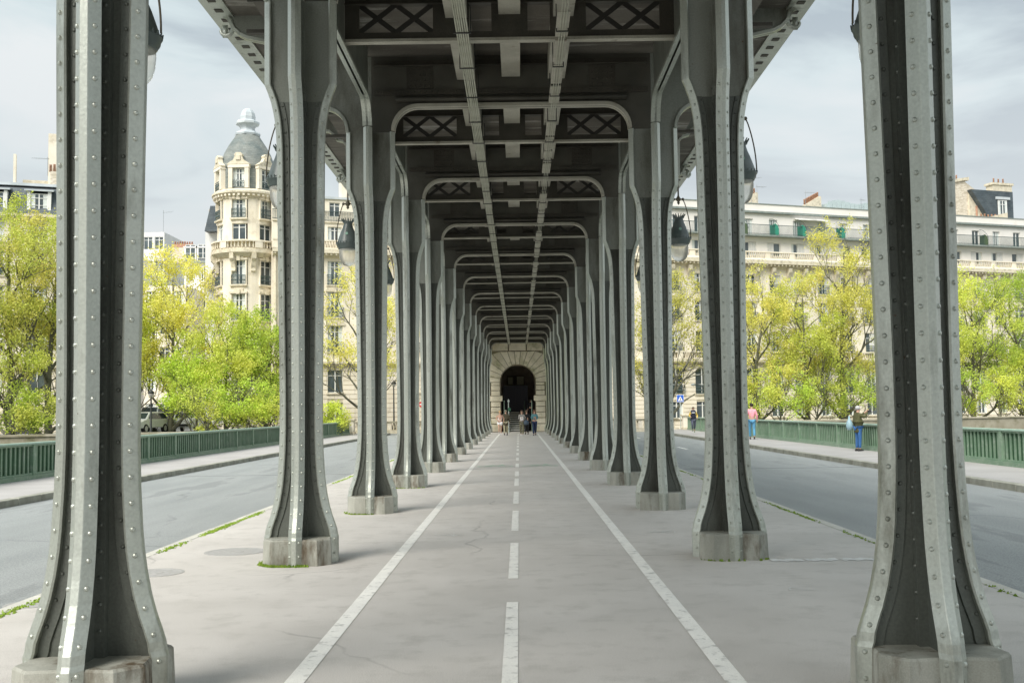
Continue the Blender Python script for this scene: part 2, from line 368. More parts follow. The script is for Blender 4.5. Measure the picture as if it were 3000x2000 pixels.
# painted lines
for sx, lab in ((-1, 'left'), (1, 'right')):
    m = MB(); y = -2
    while y < 74:
        x = sx * 1.345; m.add([(x - .062, y, .004), (x + .062, y, .004), (x + .062, y + 2, .004), (x - .062, y + 2, .004)], [(0, 1, 2, 3)]); y += 2
    struct(m.obj('cycle_lane_line', M['line']))
root = struct(bpy.data.objects.new('centre_line', None)); COL.objects.link(root)
dm = MB().add([(-.05, -.5, .004), (.05, -.5, .004), (.05, .5, .004), (-.05, .5, .004)], [(0, 1, 2, 3)]).mesh('dash', M['line'])
y = 5.45
# dash ends measured: 1568-1382, 1328-1246, 1218-1172 ... (px) -> pitch about 2.0 m
def yd(py):
    q = (py - 942) / F; return 1.65 * (1.0035 + .0594 * q) / q
ends = [(yd(1640), yd(1382)), (yd(1328), yd(1246)), (yd(1218), yd(1172)), (yd(1156), yd(1128)), (yd(1115), yd(1098))]
for a, b in ends: link('dash', dm, root, (-.02, (a + b) / 2, 0), scale=(1, b - a, 1))
a = ends[-1][0] + 3.2; 
while a < 72:
    link('dash', dm, root, (-.02, a + 1.2, 0), scale=(1, 2.1, 1)); a += 4.1
root = struct(bpy.data.objects.new('road_lane_marks', None)); COL.objects.link(root)
for i, yy in enumerate((45, 50, 56, 62, 68)):
    link('dash', dm, root, (7.1, yy, -.07), scale=(1.3, 2.6, 1))
# faded bicycle signs painted in green
for x in (-.68, .66):
    g = MB(); y0 = 31.0
    for cx in (x - .30, x + .30):
        for k in range(14):
            t0, t1 = 2 * PI * k / 14, 2 * PI * (k + 1) / 14
            g.add([(cx + math.cos(t) * r, y0 + math.sin(t) * r * 1.6, .005) for t, r in ((t0, .24), (t1, .24), (t1, .19), (t0, .19))], [(0, 1, 2, 3)])
    for (x0, ya, x1, yb) in ((-.30, 0, -.10, .7), (-.10, .7, .22, .7), (.30, 0, .18, .95), (-.30, 0, .02, 0), (.02, 0, .22, .7), (.02, 0, -.1, .7), (.1, .95, .26, .95)):
        d = Vector((x1 - x0, yb - ya)).normalized() * .03
        g.add([(x + x0 - d.y, y0 + ya + d.x, .005), (x + x1 - d.y, y0 + yb + d.x, .005), (x + x1 + d.y, y0 + yb - d.x, .005), (x + x0 + d.y, y0 + ya - d.x, .005)], [(0, 1, 2, 3)])
    struct(g.obj('bicycle_marking', M['pgreen']))
# pale scribbles and scuffs on the walk
def scribble(x, y, n, w, seed, wid=.012):
    r = random.Random(seed); g = MB(); px, py = x, y
    for i in range(n):
        qx = x + r.uniform(-w, w); qyy = y + r.uniform(-w * .8, w * .8)
        d = Vector((qx - px, qyy - py)); 
        if d.length < .02: continue
        d = d.normalized() * wid
        g.add([(px - d.y, py + d.x, .005 + i * 2e-5), (qx - d.y, qyy + d.x, .005 + i * 2e-5), (qx + d.y, qyy - d.x, .005 + i * 2e-5), (px + d.y, py - d.x, .005 + i * 2e-5)], [(0, 1, 2, 3)])
        px, py = qx, qyy
    return struct(g.obj('chalk_scribble', flat('chalk', (.62, .62, .60))))
scribble(-.90, 14.0, 12, .22, 3, .006); scribble(1.95, 14.0, 12, .20, 5, .006)
scribble(2.6, 9.5, 4, .14, 8, .008)
g = MB()
for i in range(26):
    a = i / 26; x0 = 2.75 + a * 1.1; wob = .03 * math.sin(i * 1.7)
    if i % 9 == 8: continue
    g.add([(x0, 11.25 + wob - .05, .005), (x0 + .046, 11.25 + wob - .05, .005), (x0 + .046, 11.31 + wob + .05, .005), (x0, 11.31 + wob + .05, .005)], [(0, 1, 2, 3)])
struct(g.obj('paint_smear', flat('thin_white_smear', (.66, .66, .65))))
for (px, py, r) in ((540, 1265, .36), (358, 1311, .30), (70, 1380, .2)):
    yy = yd(py - 8); xx = px2x(px, yy)
    c = MB().lathe([(r, -.02), (r, .004), (r * .88, .004), (r * .86, .001), (r * .3, .001), (r * .28, .005)], 24)
    nm = {540: 'round iron manhole cover in the walk by the second left column', 358: 'smaller iron cover in the walk just behind the nearest left column', 70: 'iron cover at the mossy kerb left of the nearest left column'}[px]
    tag(c.obj('manhole_cover', M['cover'], loc=(xx, yy, 0)), nm, 'manhole cover')

# ------------------------------------------------------------------ viaduct column
KINK = 5.17
PROF = [(.27, .402), (.30, .392), (.35, .385), (.42, .362), (.495, .335), (.60, .305), (.73, .279), (.85, .262), (.97, .251), (1.2, .238), (1.45, .232), (1.9, .233), (2.4, .239), (3.1, .248),
        (3.76, .258), (4.3, .262), (4.5, .266), (4.65, .274), (4.78, .287), (4.88, .305), (4.98, .328), (5.08, .362), (5.17, .398), (5.22, .40), (6.1, .40)]
def ext(z):
    for (a, ea), (b, eb) in zip(PROF, PROF[1:]):
        if a <= z <= b: return ea + (eb - ea) * (z - a) / (b - a)
    return PROF[0][1] if z < PROF[0][0] else .40
def rotuv(k, u, v):      # arm k: 0 front(-y) 1 right(+x) 2 back 3 left
    return [(v, -u), (u, v), (-v, u), (-u, -v)][k]
def rivet_mesh(me_name='rivet', r=.0165):
    m = MB(); rings = [[(r * math.cos(2 * PI * k / 7) * q, r * math.sin(2 * PI * k / 7) * q, h) for k in range(7)] for q, h in ((1, 0), (.86, r * .45), (.5, r * .75))]
    m.loft(rings, caps=False); m.add(rings[-1], [tuple(range(7))])
    return m
RV = rivet_mesh()
RIVET = RV.mesh('rivet', M['paint'], smooth=True)
def frame_of(n):
    n = Vector(n).normalized(); a = n.orthogonal().normalized(); b = n.cross(a)
    return Matrix(((a.x, b.x, n.x), (a.y, b.y, n.y), (a.z, b.z, n.z)))
def add_rivet(m, p, n, s=1.0):
    Mx = frame_of(n); p = Vector(p)
    m.add([p + Mx @ (Vector(v) * s) for v in RV.v], RV.f)

# webs of the cross-shaped shaft
def web_mesh(prof, m_):
    web = MB(); rings = []
    for z, e_ in prof:
        t = .018; u = e_ - .07; c = .072 if z < 5.17 else .05
        ring = []
        for k in range(4):
            for (uu, vv) in ((c, -c), (c, -t), (u, -t), (u, t), (c, t)): ring.append((*rotuv(k, uu, vv), z))
        rings.append(ring)
    web.loft(rings); return web.mesh('web', m_)
WEB = web_mesh([p_ for p_ in PROF if p_[0] < 5.0], M['shadepaint'])
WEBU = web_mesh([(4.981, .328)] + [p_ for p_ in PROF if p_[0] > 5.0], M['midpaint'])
def flange_mb(k):
    m = MB(); rings = []
    zs = [(0.0, .402), (.2, .402)] + PROF
    for z, e_ in zs:
        sec = [(-.078, -.066), (-.066, -.072), (-.004, -.026), (0, -.021), (0, .021), (-.004, .026), (-.066, .072), (-.078, .066)]
        rings.append([(*rotuv(k, e_ + a, b), z) for a, b in sec])
    m.loft(rings)
    return m
def strip_mb(k):
    m = MB()
    for sgn in (-1, 1):
        rings = []
        for z, e_ in PROF:
            if z > 5.0: break
            sec = [(-.1455, .0185), (-.0785, .0185), (-.0785, .031), (-.140, .031)]
            rings.append([(*rotuv(k, e_ + a, b * sgn), z) for a, b in sec])
        ST[k][0 if sgn < 0 else 1].loft(rings)
    return m
ST = [[MB(), MB()] for k in range(4)]
FL = [flange_mb(k).mesh('flange', M['paint']) for k in range(4)]
for k in range(4): strip_mb(k)
STM = [q.mesh('angle_strip', M['shadepaint']) for p_ in ST for q in p_]
# plinth
pl = MB(); rings = []
for z, g_ in ((-.03, .012), (.02, .010), (.258, 0.0), (.272, -.012)):
    o_ = .385 + g_; i_ = .265 + g_
    ring = []
    for k in range(4):
        for (uu, vv) in ((o_ - .03, -.10), (o_ + .005, -i_ + .02), (i_ + .02, -o_ - .005)) if False else ((o_ - .022, .0), (o_ - .006, .19), (o_ - .055, .275)):
            pass
    pts = [(-.08, -.335), (-.235, -.355), (-.355, -.235), (-.335, -.08)]
    q = []
    for k in range(4):
        for (x, y) in pts:
            a, b = x, y
            for _ in range(k): a, b = b, -a
            q.append((a, b))
    # pts go clockwise from front-left corner; keep it simple and sort by angle
    q.sort(key=lambda p: math.atan2(p[1], p[0]))
    s_ = 1 + g_ / .38
    rings.append([(x * s_, y * s_, z) for x, y in q])
pl.loft(rings)
PL = pl.mesh('plinth', M['plinth'])
# rivets: list of (pos, normal, big)
riv = []
z = .10
zl = []
while z < 5.1: zl.append(z); z += .145
for k in range(4):
    for sgn in (-1, 1):
        nrm = rotuv(k, .59, .805 * sgn)
        for z in zl:
            e_ = ext(z + .004)
            riv.append(((*rotuv(k, e_ - .0345, .0485 * sgn), z), (*nrm, 0), k, sgn, 0))
        nw = rotuv(k, 0, sgn)
        for z in zl[2:-1]:
            e_ = ext(z)
            riv.append(((*rotuv(k, e_ - .108, .0305 * sgn), z + .05), (*nw, 0), k, sgn, 1))
        nc = rotuv(k, 0, sgn)
    for z in zl[2:]:
        for sgn in (1,):
            riv.append(((*rotuv(k, .0715, .046 * sgn), z + .03), (*rotuv(k, 1, 0), 0), k, sgn, 2))
rm = MB(); rw = MB()
for r_ in riv: add_rivet(rm if r_[4] == 0 else rw, r_[0], r_[1], .95 if r_[4] == 0 else .8)
RIVALL = rm.mesh('rivets', M['paint'], smooth=True); RIVWEB = rw.mesh('rivets', M['shadepaint'], smooth=True)
RIVETW = RV.mesh('rivet', M['shadepaint'], smooth=True)
def column(n, sx):
    y = n * S + C0
    side = 'left' if sx < 0 else 'right'
    ex = ''
    if n == 1: ex = ', rust blotches on its plinth' if sx < 0 else ', broad row of rivets facing the walk'
    if n == 2: ex = ', moss round its plinth' if sx < 0 else ''
    far = ' and next to the stone portal' if n == 14 else ''
    lab = f'{ORD[n-1]} riveted grey-green iron column of the {side} row{ex}{far}'
    if n == 14: lab = f'last riveted iron column of the {side} row next to the stone portal'
    t = thing('iron_column', lab, 'column', (sx * 2.32, y, 0), 0, f'riveted iron columns in two rows under the viaduct')
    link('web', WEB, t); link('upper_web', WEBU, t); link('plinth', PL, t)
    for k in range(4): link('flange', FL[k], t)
    for q_ in STM: link('angle_strip', q_, t)
    if n <= 2:
        rest = [MB(), MB()]; cnt = 0
        # flanks seen from the walk's middle: front flange, the inner arm, and front faces of the webs
        inner = 3 if sx > 0 else 1
        for p, nn, k, sg, typ in riv:
            vis = (nn[1] < -.3 or nn[0] * sx < -.3) and not (k == 2)
            if vis and cnt < 295:
                q = Matrix(frame_of(nn)).to_euler()
                s_ = .95 if typ == 0 else .8
                link('rivet', RIVET if typ == 0 else RIVETW, t, p, rot=q, scale=(s_, s_, s_)); cnt += 1
            else: add_rivet(rest[0 if typ == 0 else 1], p, nn, .95 if typ == 0 else .8)
        for a_, b_ in zip(rest, ('paint', 'shadepaint')): stuff(a_.obj('rivets', M[b_], t, smooth=True))
    else:
        stuff(link('rivets', RIVALL, t)); stuff(link('rivets', RIVWEB, t))
    return t
for n in range(1, 15):
    for sx in (-1, 1): column(n, sx)

# ------------------------------------------------------------------ cross frames
def arc(cx, cz, r, a0, a1, n=8): return [(cx + r * math.cos(R(a0 + (a1 - a0) * i / n)), cz + r * math.sin(R(a0 + (a1 - a0) * i / n))) for i in range(n + 1)]
ZB = 6.49
inner_arch = arc(-1.54, 6.11, .38, 180, 90) + arc(1.54, 6.11, .38, 90, 0)
def outer_path(sx):
    p = [(2.72, 6.10)] + arc(3.10, 6.11, .38, 180, 90)[1:] + [(3.5, 6.49), (3.58, 6.55), (3.60, 7.28), (3.66, 7.36), (3.80, 7.40), (3.86, 7.50), (3.95, 7.58), (4.30, 7.66), (4.42, 7.72), (4.52, 7.82), (4.58, 7.94), (4.62, 8.02), (4.72, 8.06)]
    return [(sx * x, z) for x, z in p]
def ribbon(path, y0, y1, th, m, flip=1):
    # flange ribbon following path in the XZ plane; thickness th to the upper/outer side
    n = len(path); rings = []
    for i, (x, z) in enumerate(path):
        a = Vector(path[max(i - 1, 0)]); b = Vector(path[min(i + 1, n - 1)])
        d = (b - a).normalized(); nx, nz = -d.y * th * flip, d.x * th * flip
        rings.append([(x, y0, z), (x, y1, z), (x + nx, y1, z + nz), (x + nx, y0, z + nz)])
    m.loft(rings)
fw = MB()
def curtain(path, ztop, m, th=.015, plane='y'):
    # web plate between path (bottom) and ztop(x)
    vs = []; fs = []
    for (x, z) in path:
        zt = ztop(x)
        if zt < z + .005: zt = z + .005
        if plane == 'y': vs += [(x, -th, z), (x, th, z), (x, th, zt), (x, -th, zt)]
        else: vs += [(-th, x, z), (th, x, z), (th, x, zt), (-th, x, zt)]
    for i in range(len(path) - 1):
        a, b = 4 * i, 4 * i + 4
        for j in range(4):
            k = (j + 1) % 4; fs.append((a + j, a + k, b + k, b + j))
    e_ = 4 * (len(path) - 1)
    fs += [(0, 1, 2, 3), (e_ + 3, e_ + 2, e_ + 1, e_)]
    m.add(vs, fs)
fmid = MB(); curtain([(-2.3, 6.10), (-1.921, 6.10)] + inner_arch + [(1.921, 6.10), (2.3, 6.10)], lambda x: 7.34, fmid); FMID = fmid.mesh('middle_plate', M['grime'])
for sx in (-1, 1):
    c0, c1 = sorted((sx * 2.302, sx * 2.72))
    curtain([(c0 + .001, 6.10), (c1 - .001, 6.10)], lambda x: 7.34, fw)
    op = outer_path(sx)
    if sx < 0: op = op[::-1]
    curtain(op, lambda x: 7.30 if abs(x) < 3.61 else 8.05, fw)
FW = fw.mesh('web_plate', M['midpaint'])
ff = MB(); ribbon(inner_arch, -.085, .085, .055, ff)
FF = ff.mesh('arch_flange', M['stringer'])
FO = []
for sx in (-1, 1):
    g = MB(); ribbon(outer_path(sx), -.075, .075, .05, g, flip=1 if sx > 0 else -1); FO.append(g.mesh('bracket_flange', M['paint']))
# scroll at the end of each bracket
SC = []
for sx in (-1, 1):
    g = MB(); pts = []; rr = []
    for i in range(22):
        a = i / 21 * 4.4; r_ = .27 - .20 * i / 21
        pts.append((sx * (4.66 - r_ * math.sin(a) * .7), 0, 7.84 + r_ * math.cos(a) * .8)); rr.append(.042 - .014 * i / 21)
    g.tube(pts, rr, 6); g.box(min(sx * 4.60, sx * 4.68), max(sx * 4.60, sx * 4.68), -.02, .02, 7.70, 7.90)
    SC.append(g.mesh('scroll', M['paint'], smooth=True))
mfl = MB(); rings = []
for x in (-1.90, 1.90):
    rings.append([(x, -.018 + -.085 * math.cos(R(a)), 6.625 + .052 * math.sin(R(a))) for a in range(-90, 271, 30)][:-1])
mfl.loft(rings); MF = mfl.mesh('roll_moulding', M['dark'], smooth=True)
an = MB()
for (z0, z1, yy) in ((6.70, 6.79, .030), (7.17, 7.185, .075), (7.18, 7.26, .034)):
    for s_ in (-1, 1):
        a, b = sorted((s_ * .0155, s_ * (.0155 + yy))); an.box(-2.25, 2.25, a, b, z0, z1)
AN = an.mesh('angle_bar', M['dark'])
spl = MB()
for sx in (-1, 1):
    for s_ in (-1, 1):
        a, b = sorted((s_ * .0157, s_ * .027)); x0, x1 = sorted((sx * 1.28, sx * 1.72)); spl.box(x0, x1, a, b, 6.80, 7.165)
SP = spl.mesh('splice_plate', M['dark'])
fr = MB()
for i in range(44):
    x = -2.2 + i * .1; add_rivet(fr, (x, -.046, 6.745), (0, -1, 0), .9); add_rivet(fr, (x, -.05, 7.22), (0, -1, 0), .8)
for sx in (-1, 1):
    for i in range(5):
        for j in range(4): add_rivet(fr, (sx * (1.34 + i * .08), -.0275, 6.85 + j * .09), (0, -1, 0), .95)
FR = fr.mesh('rivets', M['dark'], smooth=True)
for n in range(1, 15):
    y = n * S + C0
    if n == 1: w_ = 'above the nearest pair of columns'
    elif n == 14: w_ = 'above the last pair of columns, beside the stone portal'
    else: w_ = f'above the {ORD[n-1]} pair of columns'
    t = thing('arched_cross_beam', f'dark riveted arched iron cross beam {w_}', 'beam', (0, y, 0), 0, 'arched cross beams under the viaduct')
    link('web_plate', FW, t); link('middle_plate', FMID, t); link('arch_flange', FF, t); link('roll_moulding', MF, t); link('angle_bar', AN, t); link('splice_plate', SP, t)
    stuff(link('rivets', FR, t))
    for i in (0, 1): link('bracket_flange', FO[i], t); link('scroll', SC[i], t)

# arcade girders along each row
ha = (S - .80) / 2
la = arc(-(ha - .38), 6.11, .38, 180, 90) + arc(ha - .38, 6.11, .38, 90, 0)
gw = MB(); curtain(la, lambda x: 7.34, gw, th=.015, plane='x'); GW = gw.mesh('web_plate', M['midpaint'])
gf = MB(); g2 = MB(); ribbon(la, -.075, .075, .05, g2)
gf.add([(v[1], v[0], v[2]) for v in g2.v], g2.f); GF = gf.mesh('arch_flange', M['paint'])
gr = MB()
for i in range(32):
    for s_ in (-1, 1): add_rivet(gr, (s_ * .0155, -ha + .4 + i * .125, 6.60), (s_, 0, 0), .9)
GR = gr.mesh('rivets', M['dark'], smooth=True)
for sx in (-1, 1):
    side = 'left' if sx < 0 else 'right'
    for n in range(1, 14):
        t = thing('arcade_girder', f'iron arcade girder joining the {ORD[n-1]} and {ORD[n]} columns of the {side} row', 'girder', (sx * 2.32, n * S + C0 + S / 2, 0), 0, 'arcade girders along the column rows')
        link('web_plate', GW, t); link('arch_flange', GF, t); stuff(link('rivets', GR, t))

# lattice girders in the middle of every bay
lc = MB()
lc.box(-2.28, 2.28, -.06, .06, 6.60, 6.64)
LCB = lc.mesh('bottom_flange', M['stringer'])
lc = MB(); lc.box(-2.28, 2.28, -.02, .02, 6.64, 6.74); lc.box(-2.28, 2.28, -.02, .02, 7.13, 7.34); lc.box(-2.28, 2.28, -.06, .06, 7.12, 7.135)
LCH = lc.mesh('chord', M['dark'])
lp = MB()
LPS = [MB().box(a, b, -.018, .018, 6.741, 7.129).mesh('upright_plate', M['dark']) for (a, b) in ((-2.28, -2.08), (-1.06, -.56), (-.25, .25), (.56, 1.06), (2.08, 2.28))]
def bar(x0, z0, x1, z1, w_, y0, y1):
    d = Vector((x1 - x0, z1 - z0)).normalized(); nx, nz = -d.y * w_ / 2, d.x * w_ / 2
    return MB().prism([(x0 - nx, z0 - nz), (x1 - nx, z1 - nz), (x1 + nx, z1 + nz), (x0 + nx, z0 + nz)], 'y', y0, y1)
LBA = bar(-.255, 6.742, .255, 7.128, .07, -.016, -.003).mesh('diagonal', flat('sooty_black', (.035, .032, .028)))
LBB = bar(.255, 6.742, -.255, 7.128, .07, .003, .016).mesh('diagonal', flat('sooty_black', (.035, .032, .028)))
LO = []
for sx in (-1, 1):
    a, b = sorted((sx * 2.36, sx * 3.60)); LO.append(MB().box(a, b, -.05, .05, 6.75, 6.80).mesh('outer_chord', M['dark'])); LO.append(MB().box(a, b, -.02, .02, 7.2, 7.33).mesh('outer_chord', M['dark']))
for n in range(1, 14):
    y = n * S + C0 + S / 2
    t = thing('lattice_girder', f'dark lattice cross girder halfway between the {ORD[n-1]} and {ORD[n]} pairs of columns', 'girder', (0, y, 0), 0, 'lattice girders under the viaduct')
    link('bottom_flange', LCB, t); link('chord', LCH, t); [link('upright_plate', q_, t) for q_ in LPS]; [link('outer_chord', q_, t) for q_ in LO]
    for cx in (-1.825, -1.315, 1.315, 1.825): link('diagonal', LBA, t, (cx, 0, 0)); link('diagonal', LBB, t, (cx, 0, 0))
    for cx in (-2.88, 2.88): link('diagonal', LBA, t, (cx, 0, .06)); link('diagonal', LBB, t, (cx, 0, .06))

# longitudinal stringers, broken at the cross beams
for (x0, x1, nm, m_) in ((-.885, -.585, 'left', 'stringer'), (-.15, .15, 'middle', 'stringer'), (.605, .885, 'right', 'stringer')):
    t = thing('stringer', f'dusty {nm} stringer running lengthwise under the deck', 'beam', (0, 0, 0), 0, 'stringers under the deck')
    sm = MB().box(x0, x1, -S / 2 + .06, S / 2 - .06, 6.93 if nm != 'middle' else 6.97, 7.34)
    sm.box(x0 - .02, x1 + .02, -S / 2 + .03, -S / 2 + .30, 6.90, 6.925)
    sme = sm.mesh('stringer_length', M[m_])
    for n in range(1, 14): link('stringer_length', sme, t, (0, n * S + C0 + S / 2, 0))

# cable runs
def cable_run(xs, nm, r, z, lab, colr):
    t = thing('cable_run', lab, 'cables')
    for x in xs:
        c = MB(); pts = []
        y = 2.0
        while y < 77.8: pts.append((x + random.uniform(-.003, .003), y, z + random.uniform(-.004, .004))); y += 2.75
        c.tube(pts, r, 6); c.obj('cable', colr, t, smooth=True)
    xa, xb = min(xs) - .045, max(xs) + .045
    k = MB().box(xa, xb, -.015, .015, z - r - .012, z - r - .002).box(xa, xa + .012, -.01, .01, z - r, z + .34).box(xb - .012, xb, -.01, .01, z - r, z + .34)
    km = k.mesh('hanger', M['clamp'])
    y = 8.9
    while y < 77: link('hanger', km, t, (0, y, 0)); y += 1.375
cable_run([-.672 + i * .027 for i in range(6)], 'left', .0115, 6.36, 'bundle of six pale cables hung under the left stringer', M['cable'])
cable_run([.645, .68, .715], 'right', .0065, 6.36, 'three thin pale cables hung under the right stringer', M['cable'])
tray = thing('cable_tray', 'pale cable tray of short lengths along the right stringer', 'cable tray')
tm = MB().box(.60, .76, -.42, .42, 6.385, 6.40).box(.60, .608, -.42, .42, 6.40, 6.43).box(.752, .76, -.42, .42, 6.40, 6.43).mesh('tray_length', M['stringer'])
y = 8.0
while y < 77:
    if abs((y - C0) / S - round((y - C0) / S)) > .12: link('tray_length', tm, tray, (0, y, 0))
    y += .98

# deck above
DK = MB()
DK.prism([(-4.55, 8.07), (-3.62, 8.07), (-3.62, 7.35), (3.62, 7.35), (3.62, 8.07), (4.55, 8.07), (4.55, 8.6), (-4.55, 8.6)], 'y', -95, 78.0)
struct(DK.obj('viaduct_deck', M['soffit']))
for sx in (-1, 1):
    side = 'left' if sx < 0 else 'right'
    t = thing('edge_beam', f'grey iron edge beam along the {side} outer edge of the viaduct deck', 'beam')
    a, b = sorted((sx * 4.56, sx * 4.82)); MB().box(a, b, -95, 78.0, 8.07, 8.62).obj('fascia', M['paint'], t)
    a, b = sorted((sx * 4.50, sx * 4.86)); MB().box(a, b, -95, 78.0, 8.03, 8.068).obj('bottom_flange', M['paint'], t)
    g = MB(); y = 3
    while y < 79:
        g.box(min(sx * 4.60, sx * 4.72), max(sx * 4.60, sx * 4.72), y, y + .12, 8.018, 8.029); y += .42
    stuff(g.obj('rivet_plates', M['dark'], t))

# true heights above eye level and the wider brackets
KZ = 1.02
for me in bpy.data.meshes:
    if me.name.startswith('rivet') and len(me.vertices) < 40: continue
    for v in me.vertices:
        if v.co.z > 1.65: v.co.z = 1.65 + (v.co.z - 1.65) * KZ
        if v.co.z > 5.5 and 2.73 < abs(v.co.x) < 5.2: v.co.x = math.copysign(2.72 + (abs(v.co.x) - 2.72) * 1.04, v.co.x)
for o in bpy.data.objects:
    if o.name.startswith('rivet') and o.data and len(o.data.vertices) < 40 and o.location.z > 1.65: o.location.z = 1.65 + (o.location.z - 1.65) * KZ

# ------------------------------------------------------------------ hanging lamps
def make_lamp():
    t = thing('hanging_lamp', '', 'lamp', (0, 0, 4.43), 0, 'lanterns hanging outside the column rows')
    MB().lathe([(.001, 0), (.05, .004), (.10, .03), (.14, .08), (.162, .16), (.17, .26), (.168, .335), (.16, .335)], 20).obj('globe', M['globe'], t, smooth=True)
    c = MB().lathe([(.16, .31), (.185, .325), (.185, .335), (.205, .36), (.21, .40), (.222, .41), (.222, .425), (.205, .44), (.20, .455), (.165, .56), (.13, .66), (.10, .73), (.082, .79), (.078, .81), (.095, .83), (.092, .84), (.07, .842)], 20)
    c.obj('hood', M['lampmetal'], t, smooth=True)
    g = MB()
    for k in range(14):
        a = 2 * PI * k / 14; ca, sa = math.cos(a), math.sin(a)
        g.tube([(.085 * ca, .085 * sa, .83), (.10 * ca, .10 * sa, .865), (.125 * ca, .125 * sa, .90)], [.012, .010, .007], 4)
    for k in range(24):
        a = 2 * PI * k / 24; ca, sa = math.cos(a), math.sin(a)
        g.tube([(.215 * ca, .215 * sa, .42), (.225 * ca, .225 * sa, .455)], [.012, .006], 4)
    g.obj('crown', M['lampmetal'], t)
    for sg in (-1, 1):
        g = MB(); pts = []
        for i in range(11):
            q = i / 10; pts.append((sg * (.085 + .135 * math.sin(q * PI / 2) ** .8), 0, 1.19 - .74 * q))
        g.tube(pts, .010, 5); g.lathe([(.001, -.028), (.02, -.02), (.028, 0), (.02, .02), (.001, .028)], 8, (sg * .085, 0, 1.19))
        g.obj('yoke_arm', M['lamprod'], t, smooth=True)
    g = MB().lathe([(.001, 1.08), (.03, 1.12), (.018, 1.14), (.045, 1.17), (.05, 1.20), (.03, 1.23), (.016, 1.26), (.014, 1.50), (.022, 1.52), (.014, 1.54), (.014, 3.05), (.05, 3.05)], 10)
    g.tube([(-.085, 0, 1.19), (.085, 0, 1.19)], .012, 6); g.obj('suspension_rod', M['lamprod'], t, smooth=True)
    # small leaded plate in the hood
    MB().lathe([(.03, 0), (.03, .004)], 10).obj('hood_badge', flat('pale_green_enamel', (.22, .38, .30)), t, loc=(0, -.152, .60)).rotation_euler = (R(70), 0, 0)
    return t
proto = None
for n in range(1, 13):
    for sx in (-1, 1):
        t = make_lamp() if proto is None else copy_tree(proto)
        proto = proto or t
        t.location = (sx * 3.15, n * S + C0 + S / 2, 4.38)
        side = 'left' if sx < 0 else 'right'
        t['label'] = f'{ORD[n-1]} milky-glass hanging lantern outside the {side} column row'

KS = 1.031         # the whole ironwork in metres
for o in list(bpy.data.objects):
    if o.parent is None and o.name.split('.')[0] in ('iron_column', 'arched_cross_beam', 'arcade_girder', 'lattice_girder', 'stringer', 'cable_run', 'cable_tray', 'viaduct_deck', 'edge_beam', 'hanging_lamp'):
        o.location = o.location * KS; o.scale = (KS, KS, KS)
# ------------------------------------------------------------------ railings
slat = MB().box(-.016, .016, -.034, .034, .16, .86).mesh('slat', M['rail'])
slatb = slat
for sx in (-1, 1):
    side = 'left' if sx < 0 else 'right'
    t = thing('bridge_railing', f'green iron railing of upright slats along the {side} pavement', 'railing', (sx * 12.5, 0, .07), 0)
    y0, y1 = 10.3, 76.3
    MB().box(-.09, .09, y0, y1, .885, .94).obj('handrail', M['railtop'], t, bevel=.012)
    MB().box(-.05, .05, y0, y1, .84, .884).obj('top_rail', M['rail'], t)
    MB().box(-.06, .06, y0, y1, .11, .16).obj('bottom_rail', M['rail'], t)
    MB().box(-.12, .12, y0, y1, 0, .108).obj('base_kerb', M['rail'], t)
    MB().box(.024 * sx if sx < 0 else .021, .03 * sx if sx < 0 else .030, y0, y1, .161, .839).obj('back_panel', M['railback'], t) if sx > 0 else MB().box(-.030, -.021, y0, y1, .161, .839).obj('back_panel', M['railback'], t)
    post = MB().box(-.07, .07, -.075, .075, .109, .883).box(-.085, .085, -.09, .09, .109, .17).mesh('post', M['rail'])
    nb = 24
    for i in range(nb + 1):
        link('post', post, t, (0, y0 + i * 2.75, 0))
        if i < nb:
            for j in range(1, 12): link('slat', slat, t, (-.001 * sx, y0 + i * 2.75 + j * 2.75 / 12, 0))
    # stone end pier
    p = thing('stone_pier', f'square limestone pier at the far end of the {side} railing', 'pier', (sx * 12.5, 76.9, .07))
    MB().box(-.42, .42, -.42, .42, 0, .16).obj('base', M['stone2'], p, bevel=.02)
    MB().box(-.35, .35, -.35, .35, .161, .98).obj('shaft', M['stone'], p, bevel=.015)
    MB().box(-.45, .45, -.45, .45, .981, 1.14).obj('cap', M['stone2'], p, bevel=.03)
# stone balustrades over the quay road
bal = MB().lathe([(.07, 0), (.07, .06), (.045, .08), (.085, .22), (.08, .28), (.04, .42), (.05, .47), (.07, .50), (.07, .54)], 8).mesh('baluster', M['stone2'], smooth=True)
for sx, xa, xb, yy in ((-1, -14.5, -5.2, 84.6), (1, 5.2, 12.1, 78.6)):
    side = 'left' if sx < 0 else 'right'
    t = thing('stone_balustrade', f'low limestone balustrade across the {side} road beyond the railing end', 'balustrade', (0, yy, 0))
    MB().box(xa, xb, -.2, .2, -.3, .22).obj('base', M['stone2'], t); MB().box(xa, xb, -.22, .22, .78, .92).obj('coping', M['wallstone'], t, bevel=.02)
    x = xa + .3; i = 0
    while x < xb - .2:
        if i % 9 == 8: MB().box(x - .16, x + .16, -.17, .17, .221, .779).obj('pedestal', M['stone'], t); x += .34
        else: link('baluster', bal, t, (x, 0, .225)); x += .21
        i += 1
# quay parapet
for sx, xa, xb in ((-1, -75, -13.6), (1, 13.6, 90)):
    side = 'left' if sx < 0 else 'right'
    t = thing('quay_parapet', f'long low mossy stone parapet along the {side} quay', 'wall', (xa, qy(xa), -.5), math.atan(.34))
    Lq = (xb - xa) / math.cos(math.atan(.34))
    MB().box(0, Lq, 0, .5, 0, .98).obj('wall', M['wallstone'], t); MB().box(0, Lq, -.08, .58, .981, 1.14).obj('coping', M['wallstone'], t, bevel=.03)

